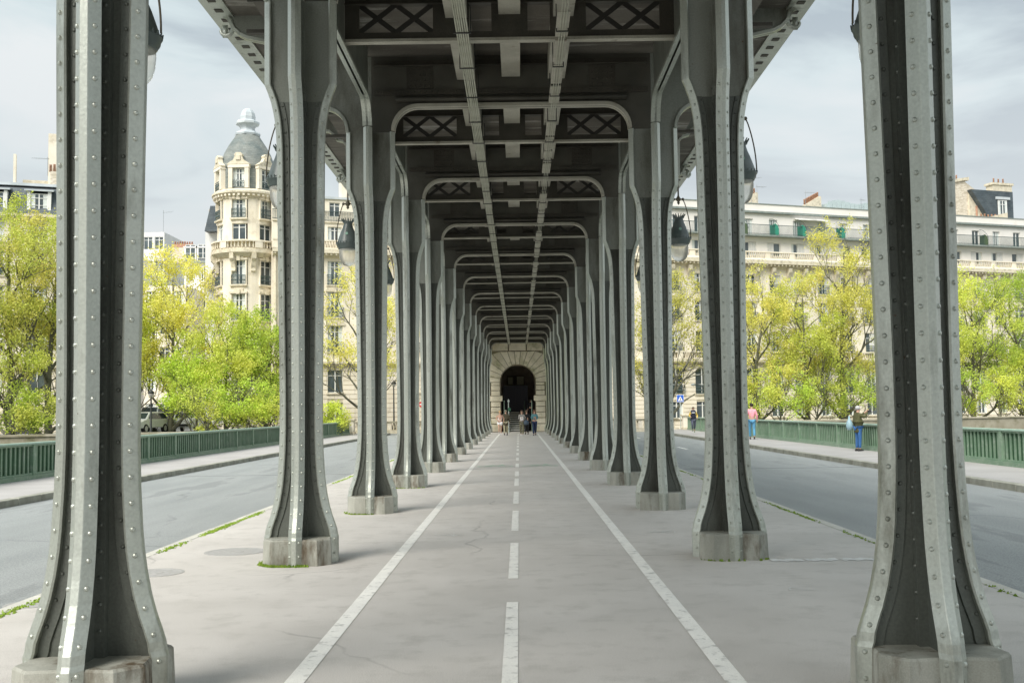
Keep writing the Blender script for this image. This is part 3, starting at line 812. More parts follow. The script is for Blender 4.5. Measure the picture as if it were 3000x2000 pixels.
# ------------------------------------------------------------------ stone portal at the end of the walk
PY = 80.6
t = thing('stone_portal', 'mossy limestone arch portal closing the walk under the viaduct', 'portal', (0, PY, 0))
pw = 3.3; r0 = 1.36; zs = 3.85
# core behind the stones
g = MB()
core = [(-pw, 0), (-r0, 0), (-r0, zs)] + arc(0, zs, r0, 180, 0, 16)[1:-1] + [(r0, zs), (r0, 0), (pw, 0), (pw, 8.6), (-pw, 8.6)]
# split in pieces to stay convex
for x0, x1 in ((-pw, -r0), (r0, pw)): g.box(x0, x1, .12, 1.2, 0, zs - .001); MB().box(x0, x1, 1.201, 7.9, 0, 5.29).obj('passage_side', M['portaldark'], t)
ap = arc(0, zs, r0, 180, 0, 16)
for (xa, za), (xb, zb) in zip(ap, ap[1:]):
    g.prism([(xa, za), (xb, zb), (xb, 8.6), (xa, 8.6)], 'y', .12, 1.2)
for x0, x1 in ((-pw, -r0), (r0, pw)): g.box(x0, x1, .12, 1.2, zs + .001, 8.6)
g.obj('core', M['wallstone'], t)
bl = MB().box(-.5, .5, 0, .119, -.5, .5).mesh('stone', M['mossy'])
def pstone(poly):
    cx = sum(p[0] for p in poly) / len(poly); cz = sum(p[1] for p in poly) / len(poly)
    q = []
    for x, z in poly:
        d = Vector((cx - x, cz - z)); d = d.normalized() * .05 if d.length > .05 else d * 0; q.append((x + d.x, z + d.y))
    dd = random.uniform(-.03, .01)
    m = MB().prism(q, 'y', dd - .05, .119).obj('stone', M['mossy'], t, bevel=.02)
for sx in (-1, 1):
    zz = [0, .62, 1.08, 1.52, 1.95, 2.38]
    for a, b in zip(zz, zz[1:]):
        x0, x1 = sorted((sx * 1.34, sx * 2.15)); pstone([(x0, a), (x1, a), (x1, b), (x0, b)])
        x0, x1 = sorted((sx * 2.15, sx * pw)); pstone([(x0, a), (x1, a), (x1, b), (x0, b)])
    MB().box(min(sx * 1.22, sx * pw), max(sx * 1.22, sx * pw), -.16, .118, 2.385, 2.70).obj('impost', M['mossy'], t, bevel=.03)
    MB().box(min(sx * 1.22, sx * pw), max(sx * 1.22, sx * pw), -.11, .118, 2.701, 2.80).obj('impost_cap', M['mossy'], t)
    k = 0; a = 2.802
    while a < zs - .1:
        b = min(a + .41, zs)
        x0, x1 = sorted((sx * r0, sx * 2.12)); pstone([(x0, a), (x1, a), (x1, b), (x0, b)])
        x0, x1 = sorted((sx * 2.12, sx * pw)); pstone([(x0, a), (x1, a), (x1, b), (x0, b)]); a = b
# voussoirs: stepped extrados
nv = 15
for i in range(nv):
    a0, a1 = 180 * i / nv, 180 * (i + 1) / nv
    am = (a0 + a1) / 2; c, s_ = math.cos(R(am)), math.sin(R(am))
    def at(a, ro): return (ro * math.cos(R(a)), zs + ro * math.sin(R(a)))
    if am < 50 or am > 130:
        zt0 = zs + 2.1 * abs(math.tan(R(a0 if am < 90 else 180 - a0))) ; zt1 = zs + 2.1 * abs(math.tan(R(a1 if am < 90 else 180 - a1)))
        lo_, hi_ = sorted((zt0, zt1)); lo_ = min(lo_, 5.55); hi_ = min(hi_, 5.9)
        sx = 1 if am < 90 else -1
        xr = 2.12 * sx
        q0, q1 = (min(2.34 / max(abs(math.cos(R(q))), .1), 3.0) for q in (a0, a1))
        pstone([at(a0, r0), at(a1, r0), at(a1, q1), at(a0, q0)])
    else:
        ztop = 6.28
        pa, pb = at(a0, r0), at(a1, r0)
        def up(a):
            q = math.sin(R(a)); ro = min((ztop - zs) / q, 3.0); return (ro * math.cos(R(a)), zs + ro * math.sin(R(a)))
        pstone([pa, pb, up(a1), up(a0)])
for k, (za, zb) in enumerate(((zs, 4.3), (4.3, 4.75), (4.75, 5.2), (5.2, 5.7), (5.7, 6.28))):
    for sx in (-1, 1):
        xi = [2.37, 2.37, 2.37, 2.37, 2.12][k]
        x0, x1 = sorted((sx * xi, sx * pw))
        m = MB().box(x0 + .02, x1 - .02, .045, .119, za + .02, zb - .02).obj('stone', M['mossy'], t, bevel=.015)
for (x0, x1) in ((-pw, -2.0), (-2.0, -.7), (-.7, .7), (.7, 2.0), (2.0, pw)): pstone([(x0, 6.29), (x1, 6.29), (x1, 6.95), (x0, 6.95)])
for (x0, x1) in ((-pw, -1.2), (-1.2, 1.2), (1.2, pw)): pstone([(x0, 6.95), (x1, 6.95), (x1, 7.34), (x0, 7.34)])
# passage behind with steps, hoarding and dim windows
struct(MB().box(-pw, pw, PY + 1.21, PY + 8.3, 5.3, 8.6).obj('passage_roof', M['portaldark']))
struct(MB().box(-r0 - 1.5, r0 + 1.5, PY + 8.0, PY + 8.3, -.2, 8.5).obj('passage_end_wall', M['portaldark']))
t = thing('staircase', 'grey stone steps rising inside the portal arch', 'stairs', (0, PY + 1.3, 0))
for i in range(9):
    q_ = MB().box(-.75, .45, i * .30 + .03, i * .30 + .34, 0, .17 * (i + 1) - .07).obj('step', flat('step_riser', (.16, .16, .14)), t)
    MB().box(-.77, .47, i * .30, i * .30 + .34, .17 * (i + 1) - .069, .17 * (i + 1)).obj('tread', flat('step_stone', (.80, .80, .74)), q_, bevel=.01)
for x in (-.85, .52):
    g = MB().tube([(x, 0, .95), (x, 2.7, 2.45)], .03, 6)
    for i in range(6): g.tube([(x, i * .5, .0 + i * .28), (x, i * .5, .95 + i * .28)], .018, 5)
    g.obj('handrail', flat('green_grey_rail', (.16, .24, .20)), t)
t = thing('dark_hoarding', 'tall black hoarding panel above the steps inside the portal', 'hoarding', (-.2, PY + 4.2, 1.5))
for i in range(4): MB().box(-1.0 + i * .5, -.502 + i * .5, 0, .06, 0, 2.2).obj('panel', M['black'], t)
t = thing('lit_window', 'dim double window high in the wall behind the portal arch', 'window', (-.2, PY + 7.9, 4.2))
MB().box(-.75, .75, -.03, .03, -.45, .45).box(-.04, .04, -.06, -.031, -.45, .45).obj('frame', flat('dim_window_wood', (.16, .13, .10)), t)
MB().box(-.3, .3, -.05, -.031, -.35, .35).obj('pane', flat('dim_pane', (.75, .75, .6)), t, loc=(.4, 0, 0))
MB().box(-.2, .2, -.05, -.031, -.3, .3).obj('pane', flat('dim_pane', (.75, .75, .6)), t, loc=(-.45, 0, 0))
for x, nm in ((1.05, 'right'), (-1.10, 'left')):
    t = thing('gate_leaf', f'open pale green gate leaf folded at the {nm} side of the portal', 'gate', (x, PY + .5, 0))
    MB().box(-.015, .015, -.1, .5, 0, 2.4).obj('sheet', flat('pale_green_gate', (.26, .36, .29)), t)
    MB().box(-.03, .03, -.14, -.101, 0, 2.45).obj('stile', flat('pale_green_gate', (.26, .36, .29)), t)
t = thing('signal_post', 'slim grey signal post with small green pedestrian light before the portal', 'traffic light', (-.72, PY - 3.2, 0))
MB().lathe([(.06, 0), (.06, .1), (.035, .14), (.035, 2.35), (.045, 2.38), (.02, 2.5)], 8).obj('pole', flat('grey_pole', (.42, .47, .45)), t, smooth=True)
MB().box(-.04, .16, -.12, .05, 1.62, 1.86).obj('signal_box', flat('green_box', (.03, .12, .07)), t, bevel=.02)
MB().box(-.07, .07, -.05, .05, 2.3, 2.42).obj('head', flat('grey_pole', (.42, .47, .45)), t)

# ------------------------------------------------------------------ buildings
def window_mesh(w_, h_, style):
    key = ('win', round(w_, 2), round(h_, 2), style)
    if key in MATS: return MATS[key]
    g = MB(); t = .055
    g.box(-w_ / 2, w_ / 2, -.04, .04, 0, t); g.box(-w_ / 2, w_ / 2, -.04, .04, h_ - t, h_)
    g.box(-w_ / 2, -w_ / 2 + t, -.04, .04, t, h_ - t); g.box(w_ / 2 - t, w_ / 2, -.04, .04, t, h_ - t)
    g.box(-.045, .045, -.05, .03, t, h_ - t)
    if style != 'plain':
        g.box(-w_ / 2 + t, w_ / 2 - t, -.045, .03, h_ * .74, h_ * .74 + .05)
        if style == 'grid': g.box(-w_ / 2 + t, w_ / 2 - t, -.045, .03, h_ * .36, h_ * .36 + .035)
    fm = g.mesh('window', M['brownframe'] if style == 'brown' else M['frame'])
    pm = []
    for (a, b) in ((-w_ / 2 + t, -.046), (.046, w_ / 2 - t)): pm.append(MB().box(a, b, .0, .012, t, h_ - t).mesh('pane', M['pane']))
    MATS[key] = (fm, pm); return MATS[key]
CURT = {}
def put_window(par, x, y, z, w_, h_, style='std', rz=0, panes=True):
    fm, pm = window_mesh(w_, h_, style)
    o = link('window', fm, par, (x, y, z), rz)
    for p in pm: link('pane', p, o)
    r_ = random.random()
    if r_ < .55:       # curtain drawn behind / half shutter
        k = (round(w_, 2), round(h_, 2))
        if k not in CURT:
            c = MB(); n_ = 6
            for sg in (-1, 1):
                for i in range(3):
                    a, b = sorted((sg * (w_ / 2 - .06 - i * .09), sg * (w_ / 2 - .06 - (i + 1) * .09))); c.box(a, b, -.006 - .001 * i, -.001, .06, h_ - .06)
            CURT[k] = c.mesh('curtain', flat('pale_curtain', (.62, .66, .64)))
        link('curtain', CURT[k], o, (0, -.004, 0))
    return o
RAILS = {}
def put_rail(par, x, y, z, w_, h_=.95, rz=0, dep=.25, name='balcony_rail'):
    k = (round(w_, 2), round(h_, 2), dep)
    if k not in RAILS:
        g = MB(); g.box(-w_ / 2, w_ / 2, -.025, .025, h_ - .05, h_); g.box(-w_ / 2, w_ / 2, -.02, .02, .06, .10)
        n_ = max(4, int(w_ / .13))
        for i in range(n_ + 1):
            xx = -w_ / 2 + w_ * i / n_; g.box(xx - .012, xx + .012, -.012, .012, .0, h_ - .05)
        if w_ < 3:
            for i in range(int(n_)):
                xx = -w_ / 2 + w_ * (i + .5) / n_; g.lathe([(.001, .3), (.045, .36), (.001, .45)], 4, (xx, 0, 0)); g.lathe([(.001, .6), (.04, .66), (.001, .72)], 4, (xx, 0, 0))
        for sg in (-1, 1):
            if dep > .1: g.box(sg * w_ / 2 - .015, sg * w_ / 2 + .015, 0, dep, h_ - .05, h_)
        RAILS[k] = g.mesh(name, M['iron'])
    return link(name, RAILS[k], par, (x, y, z), rz)
def wall_with_holes(x0, x1, z0, z1, holes, d0=0.0, d1=.4, m=None):
    """boxes filling [x0,x1]x[z0,z1] around rectangular holes (a,b,c,d)"""
    m = m or MB()
    zsv = sorted(set([z0, z1] + [h[2] for h in holes] + [h[3] for h in holes]))
    for za, zb in zip(zsv, zsv[1:]):
        if za < z0 - 1e-6 or zb > z1 + 1e-6: continue
        cut = sorted([(h[0], h[1]) for h in holes if h[2] <= za + 1e-6 and h[3] >= zb - 1e-6])
        x = x0
        for a, b in cut:
            if a > x: m.box(x, a, d0, d1, za, zb)
            x = max(x, b)
        if x < x1: m.box(x, x1, d0, d1, za, zb)
    return m
def building(name, label, x0, yfun, length, floors, wall, total, stonef=(0, 5.6), depth=12, stone_mat='stone', cat='building', stone_win=None, ang=th, bay=2.75, seed=1, first=1.3, stone_max=300):
    """floors: list of dict(z, h, w, style, rail). Facade runs from x0 along the quay direction"""
    rnd = random.Random(seed)
    t = thing(name, label, cat, (x0, yfun(x0), 0), ang)
    holes = []
    n_ = int((length - first) / bay) + 1
    for fl in floors:
        for i in range(n_):
            cx = first + i * bay
            if cx > length - .8: continue
            if fl.get('skip') and fl['skip'](i): continue
            w_, h_ = fl['w'], fl['h']
            holes.append((cx - w_ / 2, cx + w_ / 2, fl['z'], fl['z'] + h_))
            put_window(t, cx, .2, fl['z'], w_, h_, fl.get('style', 'std'))
            if fl.get('sill', 1): SILL(t, cx, fl['z'], w_)
            if fl.get('rail') == 'each': put_rail(t, cx, -.14, fl['z'] - .02, w_ + .1, .85, dep=.13)
            if fl.get('lintel'): LINTEL(t, cx, fl['z'] + h_, w_)
            if fl.get('shut') and rnd.random() < fl['shut']:
                SHUT(t, cx + (w_ / 4 if rnd.random() < .5 else -w_ / 4), fl['z'], w_ / 2, h_)
    # wall above the stone courses
    wall_with_holes(0, length, stonef[1], total, [h for h in holes if h[3] > stonef[1]]).obj('wall', M[wall], t)
    lo_h = [h for h in holes if h[2] < stonef[1]]
    wall_with_holes(0, length, -.6, stonef[1], lo_h, .06, .4).obj('lower_wall', M['stone2'], t)
    # individual stone courses
    key = 'blk' + stone_mat
    if key not in MATS:
        MATS[key] = MB().box(-.5, .5, 0, .058, -.5, .5).mesh('stone_block', M[stone_mat])
    cnt = 0; rest = MB(); zc = -.3; row = 0
    while zc < stonef[1] - .1:
        hh = .385
        segs = []; x = 0
        for a, b, c, d in sorted(h for h in lo_h if h[2] < zc + hh - .03 and h[3] > zc + .03):
            segs.append((x, a)); x = b
        segs.append((x, length))
        for a, b in segs:
            if b - a < .06: continue
            k = max(1, round((b - a) / 1.25)); off = 0
            for j in range(k):
                xa, xb = a + (b - a) * j / k, a + (b - a) * (j + 1) / k
                cx, sxx = (xa + xb) / 2, xb - xa - .02
                if cnt < stone_max: link('stone_block', MATS[key], t, (cx, rnd.uniform(-.006, .006), zc + hh / 2), scale=(sxx, 1, hh - .045)); cnt += 1
                else: rest.box(cx - sxx / 2, cx + sxx / 2, 0, .058, zc + .022, zc + hh - .022)
        zc += hh; row += 1
    if rest.v: stuff(rest.obj('stone_blocks', M[stone_mat], t))
    # rest of the volume
    MB().box(.0, length, .45, depth, -.6, total - .02).obj('rear_volume', flat('dark_interior', (.05, .05, .05)) if False else M[wall], t)
    return t, holes
_s = {}
def SILL(par, x, z, w_):
    k = ('s', round(w_, 2))
    if k not in _s: _s[k] = MB().box(-w_ / 2 - .12, w_ / 2 + .12, -.12, .20, -.12, -.003).mesh('sill', M['stone2'])
    link('sill', _s[k], par, (x, 0, z))
def LINTEL(par, x, z, w_):
    k = ('l', round(w_, 2))
    if k not in _s: _s[k] = MB().box(-w_ / 2 - .18, w_ / 2 + .18, -.10, -.002, .02, .20).box(-.14, .14, -.16, -.101, -.02, .34).box(-w_ / 2 - .1, w_ / 2 + .1, -.06, -.002, .201, .42).mesh('lintel', M['stone2'])
    link('lintel', _s[k], par, (x, 0, z))
def SHUT(par, x, z, w_, h_):
    k = ('sh', round(w_, 2), round(h_, 2))
    if k not in _s:
        g = MB(); n_ = 4
        for i in range(n_): g.box(-w_ / 2 + w_ * i / n_ + .01, -w_ / 2 + w_ * (i + 1) / n_ - .01, -.02, .02, .02, h_ - .02)
        _s[k] = g.mesh('shutter', M['shutter'])
    link('shutter', _s[k], par, (x, .1, z))
def cornice(par, x0, x1, z, out_, h_, name='cornice', m='stone2', dent=True):
    g = MB(); g.box(x0, x1, -out_, -.001, z + h_ * .45, z + h_); g.box(x0, x1, -out_ * .65, -.001, z + h_ * .2, z + h_ * .449); g.box(x0, x1, -out_ * .35, -.001, z, z + h_ * .199)
    if dent:
        x = x0 + .2
        while x < x1: g.box(x - .07, x + .07, -out_ * .9, -out_ * .651, z + h_ * .2, z + h_ * .445); x += .42
    return g.obj(name, M[m], par)
BALM = MB().lathe([(.06, 0), (.06, .05), (.04, .07), (.075, .2), (.035, .40), (.06, .46), (.06, .5)], 6).mesh('baluster', M['stone2'], smooth=True)
def balustrade(par, x0, x1, z, y, solid=2.75, obj_limit=60):
    g = MB(); g.box(x0, x1, y - .1, y + .1, z, z + .12); g.box(x0, x1, y - .13, y + .13, z + .64, z + .76)
    x = x0; 
    while x < x1:
        e_ = min(x + .55, x1); g.box(x, e_, y - .09, y + .09, z + .121, z + .639)
        x = e_ + 2.2
    g.obj('balustrade', M['stone'], par)
    b = MB(); x = x0 + .55
    cnt = 0
    while x < x1:
        for i in range(9):
            xx = x + .12 + i * .23
            if xx < x1 - .1:
                link('baluster', BALM, par, (xx, y, z + .13)); cnt += 1
        x += 2.75
def pots(par, x, y, z, n_, dx=.28, dy=0, h_=.5):
    g = MB().lathe([(.10, 0), (.085, h_), (.11, h_ + .03), (.09, h_ + .06)], 8).mesh('chimney_pot', M['terra'], smooth=True)
    for i in range(n_): link('chimney_pot', g, par, (x + dx * i, y + dy * i, z + random.uniform(-.03, .03)))
def antenna(par, x, y, z, h_, rz=0):
    g = MB().tube([(0, 0, 0), (0, 0, h_)], .025, 4).tube([(-.1, 0, h_ * .9), (1.3, .0, h_ * .95)], .015, 4)
    for i in range(6): g.tube([(i * .2, -.25, h_ * .9 + i * .008), (i * .2, .25, h_ * .9 + i * .008)], .008, 3)
    g.obj('aerial', flat('aerial_metal', (.25, .27, .28)), par, loc=(x, y, z), rz=rz)

fy = lambda x: 92.5 + .34 * x
# right-hand building
fl_r = [dict(z=.7, h=1.55, w=1.35, style='std', lintel=0), dict(z=2.95, h=2.4, w=1.5, style='grid', rail='each'),
        dict(z=6.75, h=2.1, w=1.25, style='std', rail='each', shut=.2), dict(z=9.85, h=1.9, w=1.25, style='std', rail='each', lintel=1, shut=.2),
        dict(z=12.6, h=1.7, w=1.2, style='std', rail='each', shut=.3),
        dict(z=16.15, h=1.35, w=1.5, style='plain', shut=.75, sill=0), dict(z=18.2, h=1.55, w=.95, style='plain', sill=0)]
bR, hr = building('apartment_block', 'long cream apartment block with white attic floors behind the right-hand trees', 8.5, fy, 66, fl_r, 'stone', 15.0, stonef=(-.3, 5.7), seed=4)
LR = 66
top = [h for h in hr if h[3] > 15.2]
wall_with_holes(0, LR, 15.7, 20.3, top, .03, .5).obj('attic_wall', M['white'], bR)
cornice(bR, 0, LR, 5.75, .5, .4); cornice(bR, 0, LR, 15.0, .75, .68)
MB().box(0, LR, -.6, 6, 15.69, 15.76).obj('attic_ledge', M['white'], bR)
balustrade(bR, 0, LR, 15.77, -.42)
balustrade(bR, 4, LR, 6.17, -.35)
MB().box(0, LR, -.75, .028, 17.98, 18.12).obj('balcony_slab', M['gutter'], bR)
MB().box(0, LR, -.25, .8, 20.31, 20.5).obj('gutter', M['gutter'], bR)
MB().box(0, LR, .0, .8, 20.51, 21.2).obj('parapet', M['white'], bR); MB().box(0, LR, -.06, .86, 21.2, 21.28).obj('parapet_coping', M['gutter'], bR)
for i in range(22): put_rail(bR, 1.5 + i * 3.0, -.70, 18.12, 3.0, .98, dep=.0)
for fx in [1.3 + 2.75 * i for i in range(24)]:      # rusticated surround of first-floor bays
    g = MB()
    for k in range(9):
        a0, a1 = 180 * k / 9, 180 * (k + 1) / 9
        pr = [(fx + .80 * math.cos(R(a0)), 5.0 + .45 * math.sin(R(a0))), (fx + .80 * math.cos(R(a1)), 5.0 + .45 * math.sin(R(a1))), (fx + 1.05 * math.cos(R(a1)), 5.0 + .66 * math.sin(R(a1))), (fx + 1.05 * math.cos(R(a0)), 5.0 + .66 * math.sin(R(a0)))]
        g.prism(pr, 'y', -.09, -.012)
    g.obj('arched_surround', M['stone'], bR)
for i, x in enumerate((14, 21, 31.5, 42.5)):       # carved consoles under the cornice
    pass
cm = MB().prism([(-.55, 15.0), (-.50, 14.6), (-.28, 14.3), (-.12, 13.9), (-.03, 13.7), (-.001, 15.0)], 'x', -.17, .17).mesh('console', M['stone2'])
for i in range(36): link('console', cm, bR, (1.0 + i * 1.83, 0, 0))
# awnings, green screens, chimneys, aerials
def fan_screen(par, x, green=True):
    g = MB(); 
    poly = [(0, 18.12), (-1.05 if False else 0, 18.12)]
    pts = arc(0, 18.3, 1.05, 90, 0, 8)
    m_ = MB().prism([(.001 + .0, 18.12)] + [(p[0], p[1] if True else 0) for p in reversed(arc(0, 18.13, 1.0, 0, 60, 6))][::1], 'y', 0, .03) if False else None
    # outward projecting quadrant in the plane across the balcony, turned so that it shows
    q = MB(); q.add([(0, 0, 18.13)] + [(math.cos(R(a)) * .95, -math.sin(R(a)) * 0 - .0, 18.13 + math.sin(R(a)) * 1.55) for a in range(0, 91, 15)], [])
    n_ = 7
    pz = [(math.cos(R(a)) * .85, 18.13 + (1.15 if a > 30 else .9) * math.sin(R(max(a, 8)))) for a in range(0, 76, 15)]
    prm = MB().prism([(0, 18.13)] + [(.85, 18.13)] + [(.86, 18.7), (.78, 19.0), (.55, 19.25), (.0, 19.05)], 'y', -.02, .02)
    prm.obj('balcony_screen', M['greencloth'] if green else flat('ivy_screen', (.04, .07, .03)), par, loc=(x, -.45, 0), rz=R(-28))
    rods = MB()
    for a in range(30, 91, 10): rods.tube([(0, 0, 18.9), (math.cos(R(a)) * .9, 0, 18.6 + math.sin(R(a)) * 1.15)], .012, 3)
    rods.tube([(math.cos(R(a)) * .9, 0, 18.6 + math.sin(R(a)) * 1.15) for a in range(0, 91, 10)], .018, 4)
    rods.obj('screen_rods', M['iron'], par, loc=(x, -.45, 0), rz=R(-28))
def s_at(px): # distance along the facade of the right block for a picture column
    k = (px - 1191) / F; x = (92.5 * k + .06) / (1 - .34 * k); return (x - 8.5) / math.cos(th)
for px, gr_ in ((1772, True), (1835, True), (1925, True), (2255, False), (1700, False)): fan_screen(bR, s_at(px), gr_)
for px in (1855, 1885): MB().prism([(0, 0), (-.9, -.22), (-.9, -.30), (0, -.06)], 'x', -1.0, 1.0).obj('awning', flat('white_awning', (.8, .8, .78)), bR, loc=(s_at(px), 0, 20.0))
for px, wd, n_ in ((1765, 1.9, 8), (1915, 1.9, 9)):
    s0 = s_at(px); c = MB().prism([(-wd / 2, 21.2), (wd / 2, 21.2), (wd / 2, 22.9), (wd / 2 - .2, 22.95), (-wd / 2, 22.0)], 'y', 2.5, 3.2).obj('chimney', M['stone2'], bR, loc=(s0, 0, 0))
    pots(bR, s0 - wd / 2 + .1, 2.85, 22.15, n_, dx=wd / n_ * .95, h_=.45)
    for ch in [o for o in bR.children if o.name.startswith('chimney_pot')][-n_:]: ch.location.z = 22.05 + (ch.location.x - (s0 - wd / 2)) * .5
for px, h_, rz in ((1762, 3.2, 0), (1776, 2.3, .2), (1890, 2.0, .1), (1712, 1.6, 1.1), (2020, 1.6, .6)): antenna(bR, s_at(px), 2.0, 21.3, h_, rz)
g = MB(); 
for i in range(9): g.box(i * .55, i * .55 + .5, 0, .04, 0, 1.15 + .15 * math.sin(i * .8))
g.box(-.1, 5.1, .05, 2.0, 0, .9); g.obj('roof_glasshouse', flat('blue_glass_roof', (.42, .50, .51), .15), bR, loc=(s_at(1945), 2.2, 21.3))
# rubble party wall block further right
kx = s_at(2195)
p = thing('party_wall_house', 'rubble stone gable wall with long chimney stack above the right white attic', 'building', (8.5 + kx * math.cos(th), fy(8.5 + kx * math.cos(th)) + 0, 0), th)
MB().prism([(-3, 21.3), (12.8, 21.3), (12.8, 26.2), (10.6, 27.5), (4.4, 26.2), (4.2, 24.9), (-3, 23.7)], 'y', 9.5, 10.2).obj('gable_wall', M['rubble'], p)
MB().prism([(4.2, 26.15), (10.7, 27.5), (11.3, 27.5), (11.3, 27.9), (4.2, 26.6)], 'y', 9.3, 10.5).obj('stack_cap', M['stone2'], p)
pots(p, 5.2, 9.9, 26.9, 9, dx=.6, h_=.35)
for ch in [o for o in p.children if o.name.startswith('chimney_pot')]: ch.location.z = 26.6 + (ch.location.x - 4.2) * .2
MB().box(2.8, 3.8, 9.0, 9.49, 21.3, 26.0).box(2.6, 4.0, 8.9, 9.6, 26.0, 26.3).obj('chimney', M['stone2'], p); pots(p, 3.3, 9.3, 26.3, 1)
MB().box(11.2, 17, 9.3, 10.4, 21.3, 26).obj('rear_wall', M['stone2'], p)
MB().prism([(10.9, 26.3), (17, 26.3), (17, 22.4), (14.0, 22.4)], 'y', 8.6, 9.29).obj('mansard_roof', M['roof'], p)
put_window(p, 15.3, 8.5, 23.2, 1.3, 2.0, 'std'); MB().box(14.4, 16.4, 8.4, 8.59, 25.3, 25.6).obj('dormer_head', M['zinc'], p)
MB().prism([(7.8, 21.3), (12.6, 21.3), (12.6, 23.0), (7.8, 21.9)], 'y', 5.0, 5.8).obj('chimney', M['stone2'], p)
pots(p, 9.2, 5.4, 22.3, 6, dx=.5, h_=.4); 
MB().lathe([(.12, 0), (.11, 1.5), (.15, 1.6)], 8).obj('flue', M['terra'], p, loc=(8.6, 5.4, 22))
MB().box(14.4, 17.2, 8.9, 10, 26.31, 27.1).box(14.2, 17.4, 8.8, 10.1, 27.1, 27.35).obj('chimney', M['stone2'], p); pots(p, 15.0, 9.4, 27.4, 3, dx=.7)

# left wing along the quay, right of the tower
fl_l = [dict(z=.75, h=1.75, w=1.3, style='std'), dict(z=3.3, h=1.9, w=1.3, style='std'), dict(z=6.7, h=2.2, w=1.25, style='std', rail='each', lintel=1),
        dict(z=9.6, h=2.1, w=1.25, style='std', rail='each', lintel=1), dict(z=12.3, h=2.0, w=1.25, style='std', rail='each', lintel=0),
        dict(z=15.9, h=1.3, w=1.2, style='std', sill=0), dict(z=18.05, h=1.2, w=.9, style='grid', sill=0)]
xl0 = -20.3; Ll = (-8.2 - xl0) / math.cos(th)
bL, hl = building('quay_wing', 'cream stone wing between the domed tower and the viaduct, with setback attic balcony', xl0, fy, Ll, fl_l, 'stone', 15.0, stonef=(-.3, 5.5), seed=9, first=1.9, bay=3.3)
wall_with_holes(0, Ll, 15.3, 17.5, [h for h in hl if 15 < h[2] < 17.5], .03, .5).obj('attic_wall', M['stone'], bL)
MB().box(0, Ll, -.1, .9, 17.5, 17.62).obj('attic_slab', M['stone2'], bL)
wall_with_holes(0, Ll, 17.63, 19.5, [h for h in hl if 17.7 < h[2]], .05, .9).obj('setback_wall', M['stone'], bL)
cornice(bL, 0, Ll, 5.55, .4, .35); cornice(bL, 0, Ll, 14.6, .6, .6)
for i in range(4): put_rail(bL, 1.6 + i * 3.2, -.05, 17.63, 3.2, .85, dep=0)
balustrade(bL, 0, Ll, 15.22, -.4)
MB().box(0, Ll, -.1, 9, 19.51, 19.7).obj('zinc_roof', M['zinc'], bL)
MB().box(5.9, 6.6, .5, 2.2, 19.7, 21.7).box(5.8, 6.7, .4, 2.3, 21.7, 21.9).obj('chimney', M['stone'], bL)
pots(bL, 6.25, 1.0, 21.9, 1, h_=.3)
for xx in (7.2, 9.2):
    g = MB().tube([(xx, 1, 19.7), (xx, 1, 20.7)], .02, 4).tube([(xx, 1, 20.7), (xx + 2, 1, 20.7)], .015, 4).tube([(xx, 1, 20.7), (xx + 2, 1, 19.8)], .012, 3).tube([(xx, 1, 19.8), (xx + 2, 1, 20.7)], .012, 3)
    g.obj('roof_rail', M['iron'], bL)
MB().lathe([(.09, -.2), (.09, 15)], 8).obj('drainpipe', M['stone2'], bL, loc=(.25, -.15, 0))

# domed corner tower
TX, TY = px2x(565, 88.0) + .1, 88.0
tw = thing('domed_tower', 'round cream stone corner tower with slate dome and white windows', 'tower', (TX, TY, 0), 0)
rT = 2.5
def ring_wall(r, z0, z1, wins, m_, name, thick=.4, nseg=48):
    g = MB()
    zz = sorted(set([z0, z1] + [w_[2] for w_ in wins] + [w_[3] for w_ in wins]))
    for za, zb in zip(zz, zz[1:]):
        if za < z0 - 1e-6 or zb > z1 + 1e-6: continue
        for k in range(nseg):
            a0, a1 = 2 * PI * k / nseg, 2 * PI * (k + 1) / nseg; am = (a0 + a1) / 2
            if any(w_[2] <= za + 1e-6 and w_[3] >= zb - 1e-6 and abs((am - w_[0] + PI) % (2 * PI) - PI) < w_[1] for w_ in wins): continue
            q = [(r * math.cos(a0), r * math.sin(a0)), (r * math.cos(a1), r * math.sin(a1)), ((r - thick) * math.cos(a1), (r - thick) * math.sin(a1)), ((r - thick) * math.cos(a0), (r - thick) * math.sin(a0))]
            g.prism(q, 'z', za, zb)
    return g.obj(name, M[m_], tw)
WA = [R(-90 - 2 + 54 * k) for k in (-2, -1, 0, 1)]      # window directions, the middle one faces the viewer
lev = [(.9, 2.3), (3.5, 2.0), (6.6, 2.0), (9.3, 2.2), (12.25, 2.0), (15.95, 1.35), (17.75, 1.55)]
wins = [(a, .265, z, z + h_) for a in WA for z, h_ in lev]
ring_wall(rT, -.5, 19.5, wins, 'stone', 'wall')
for z0 in np.arange(0.3, 19.3, .62):      # joints stand out as thin drip bands
    if 14.3 < z0 < 15.9: continue
    pass
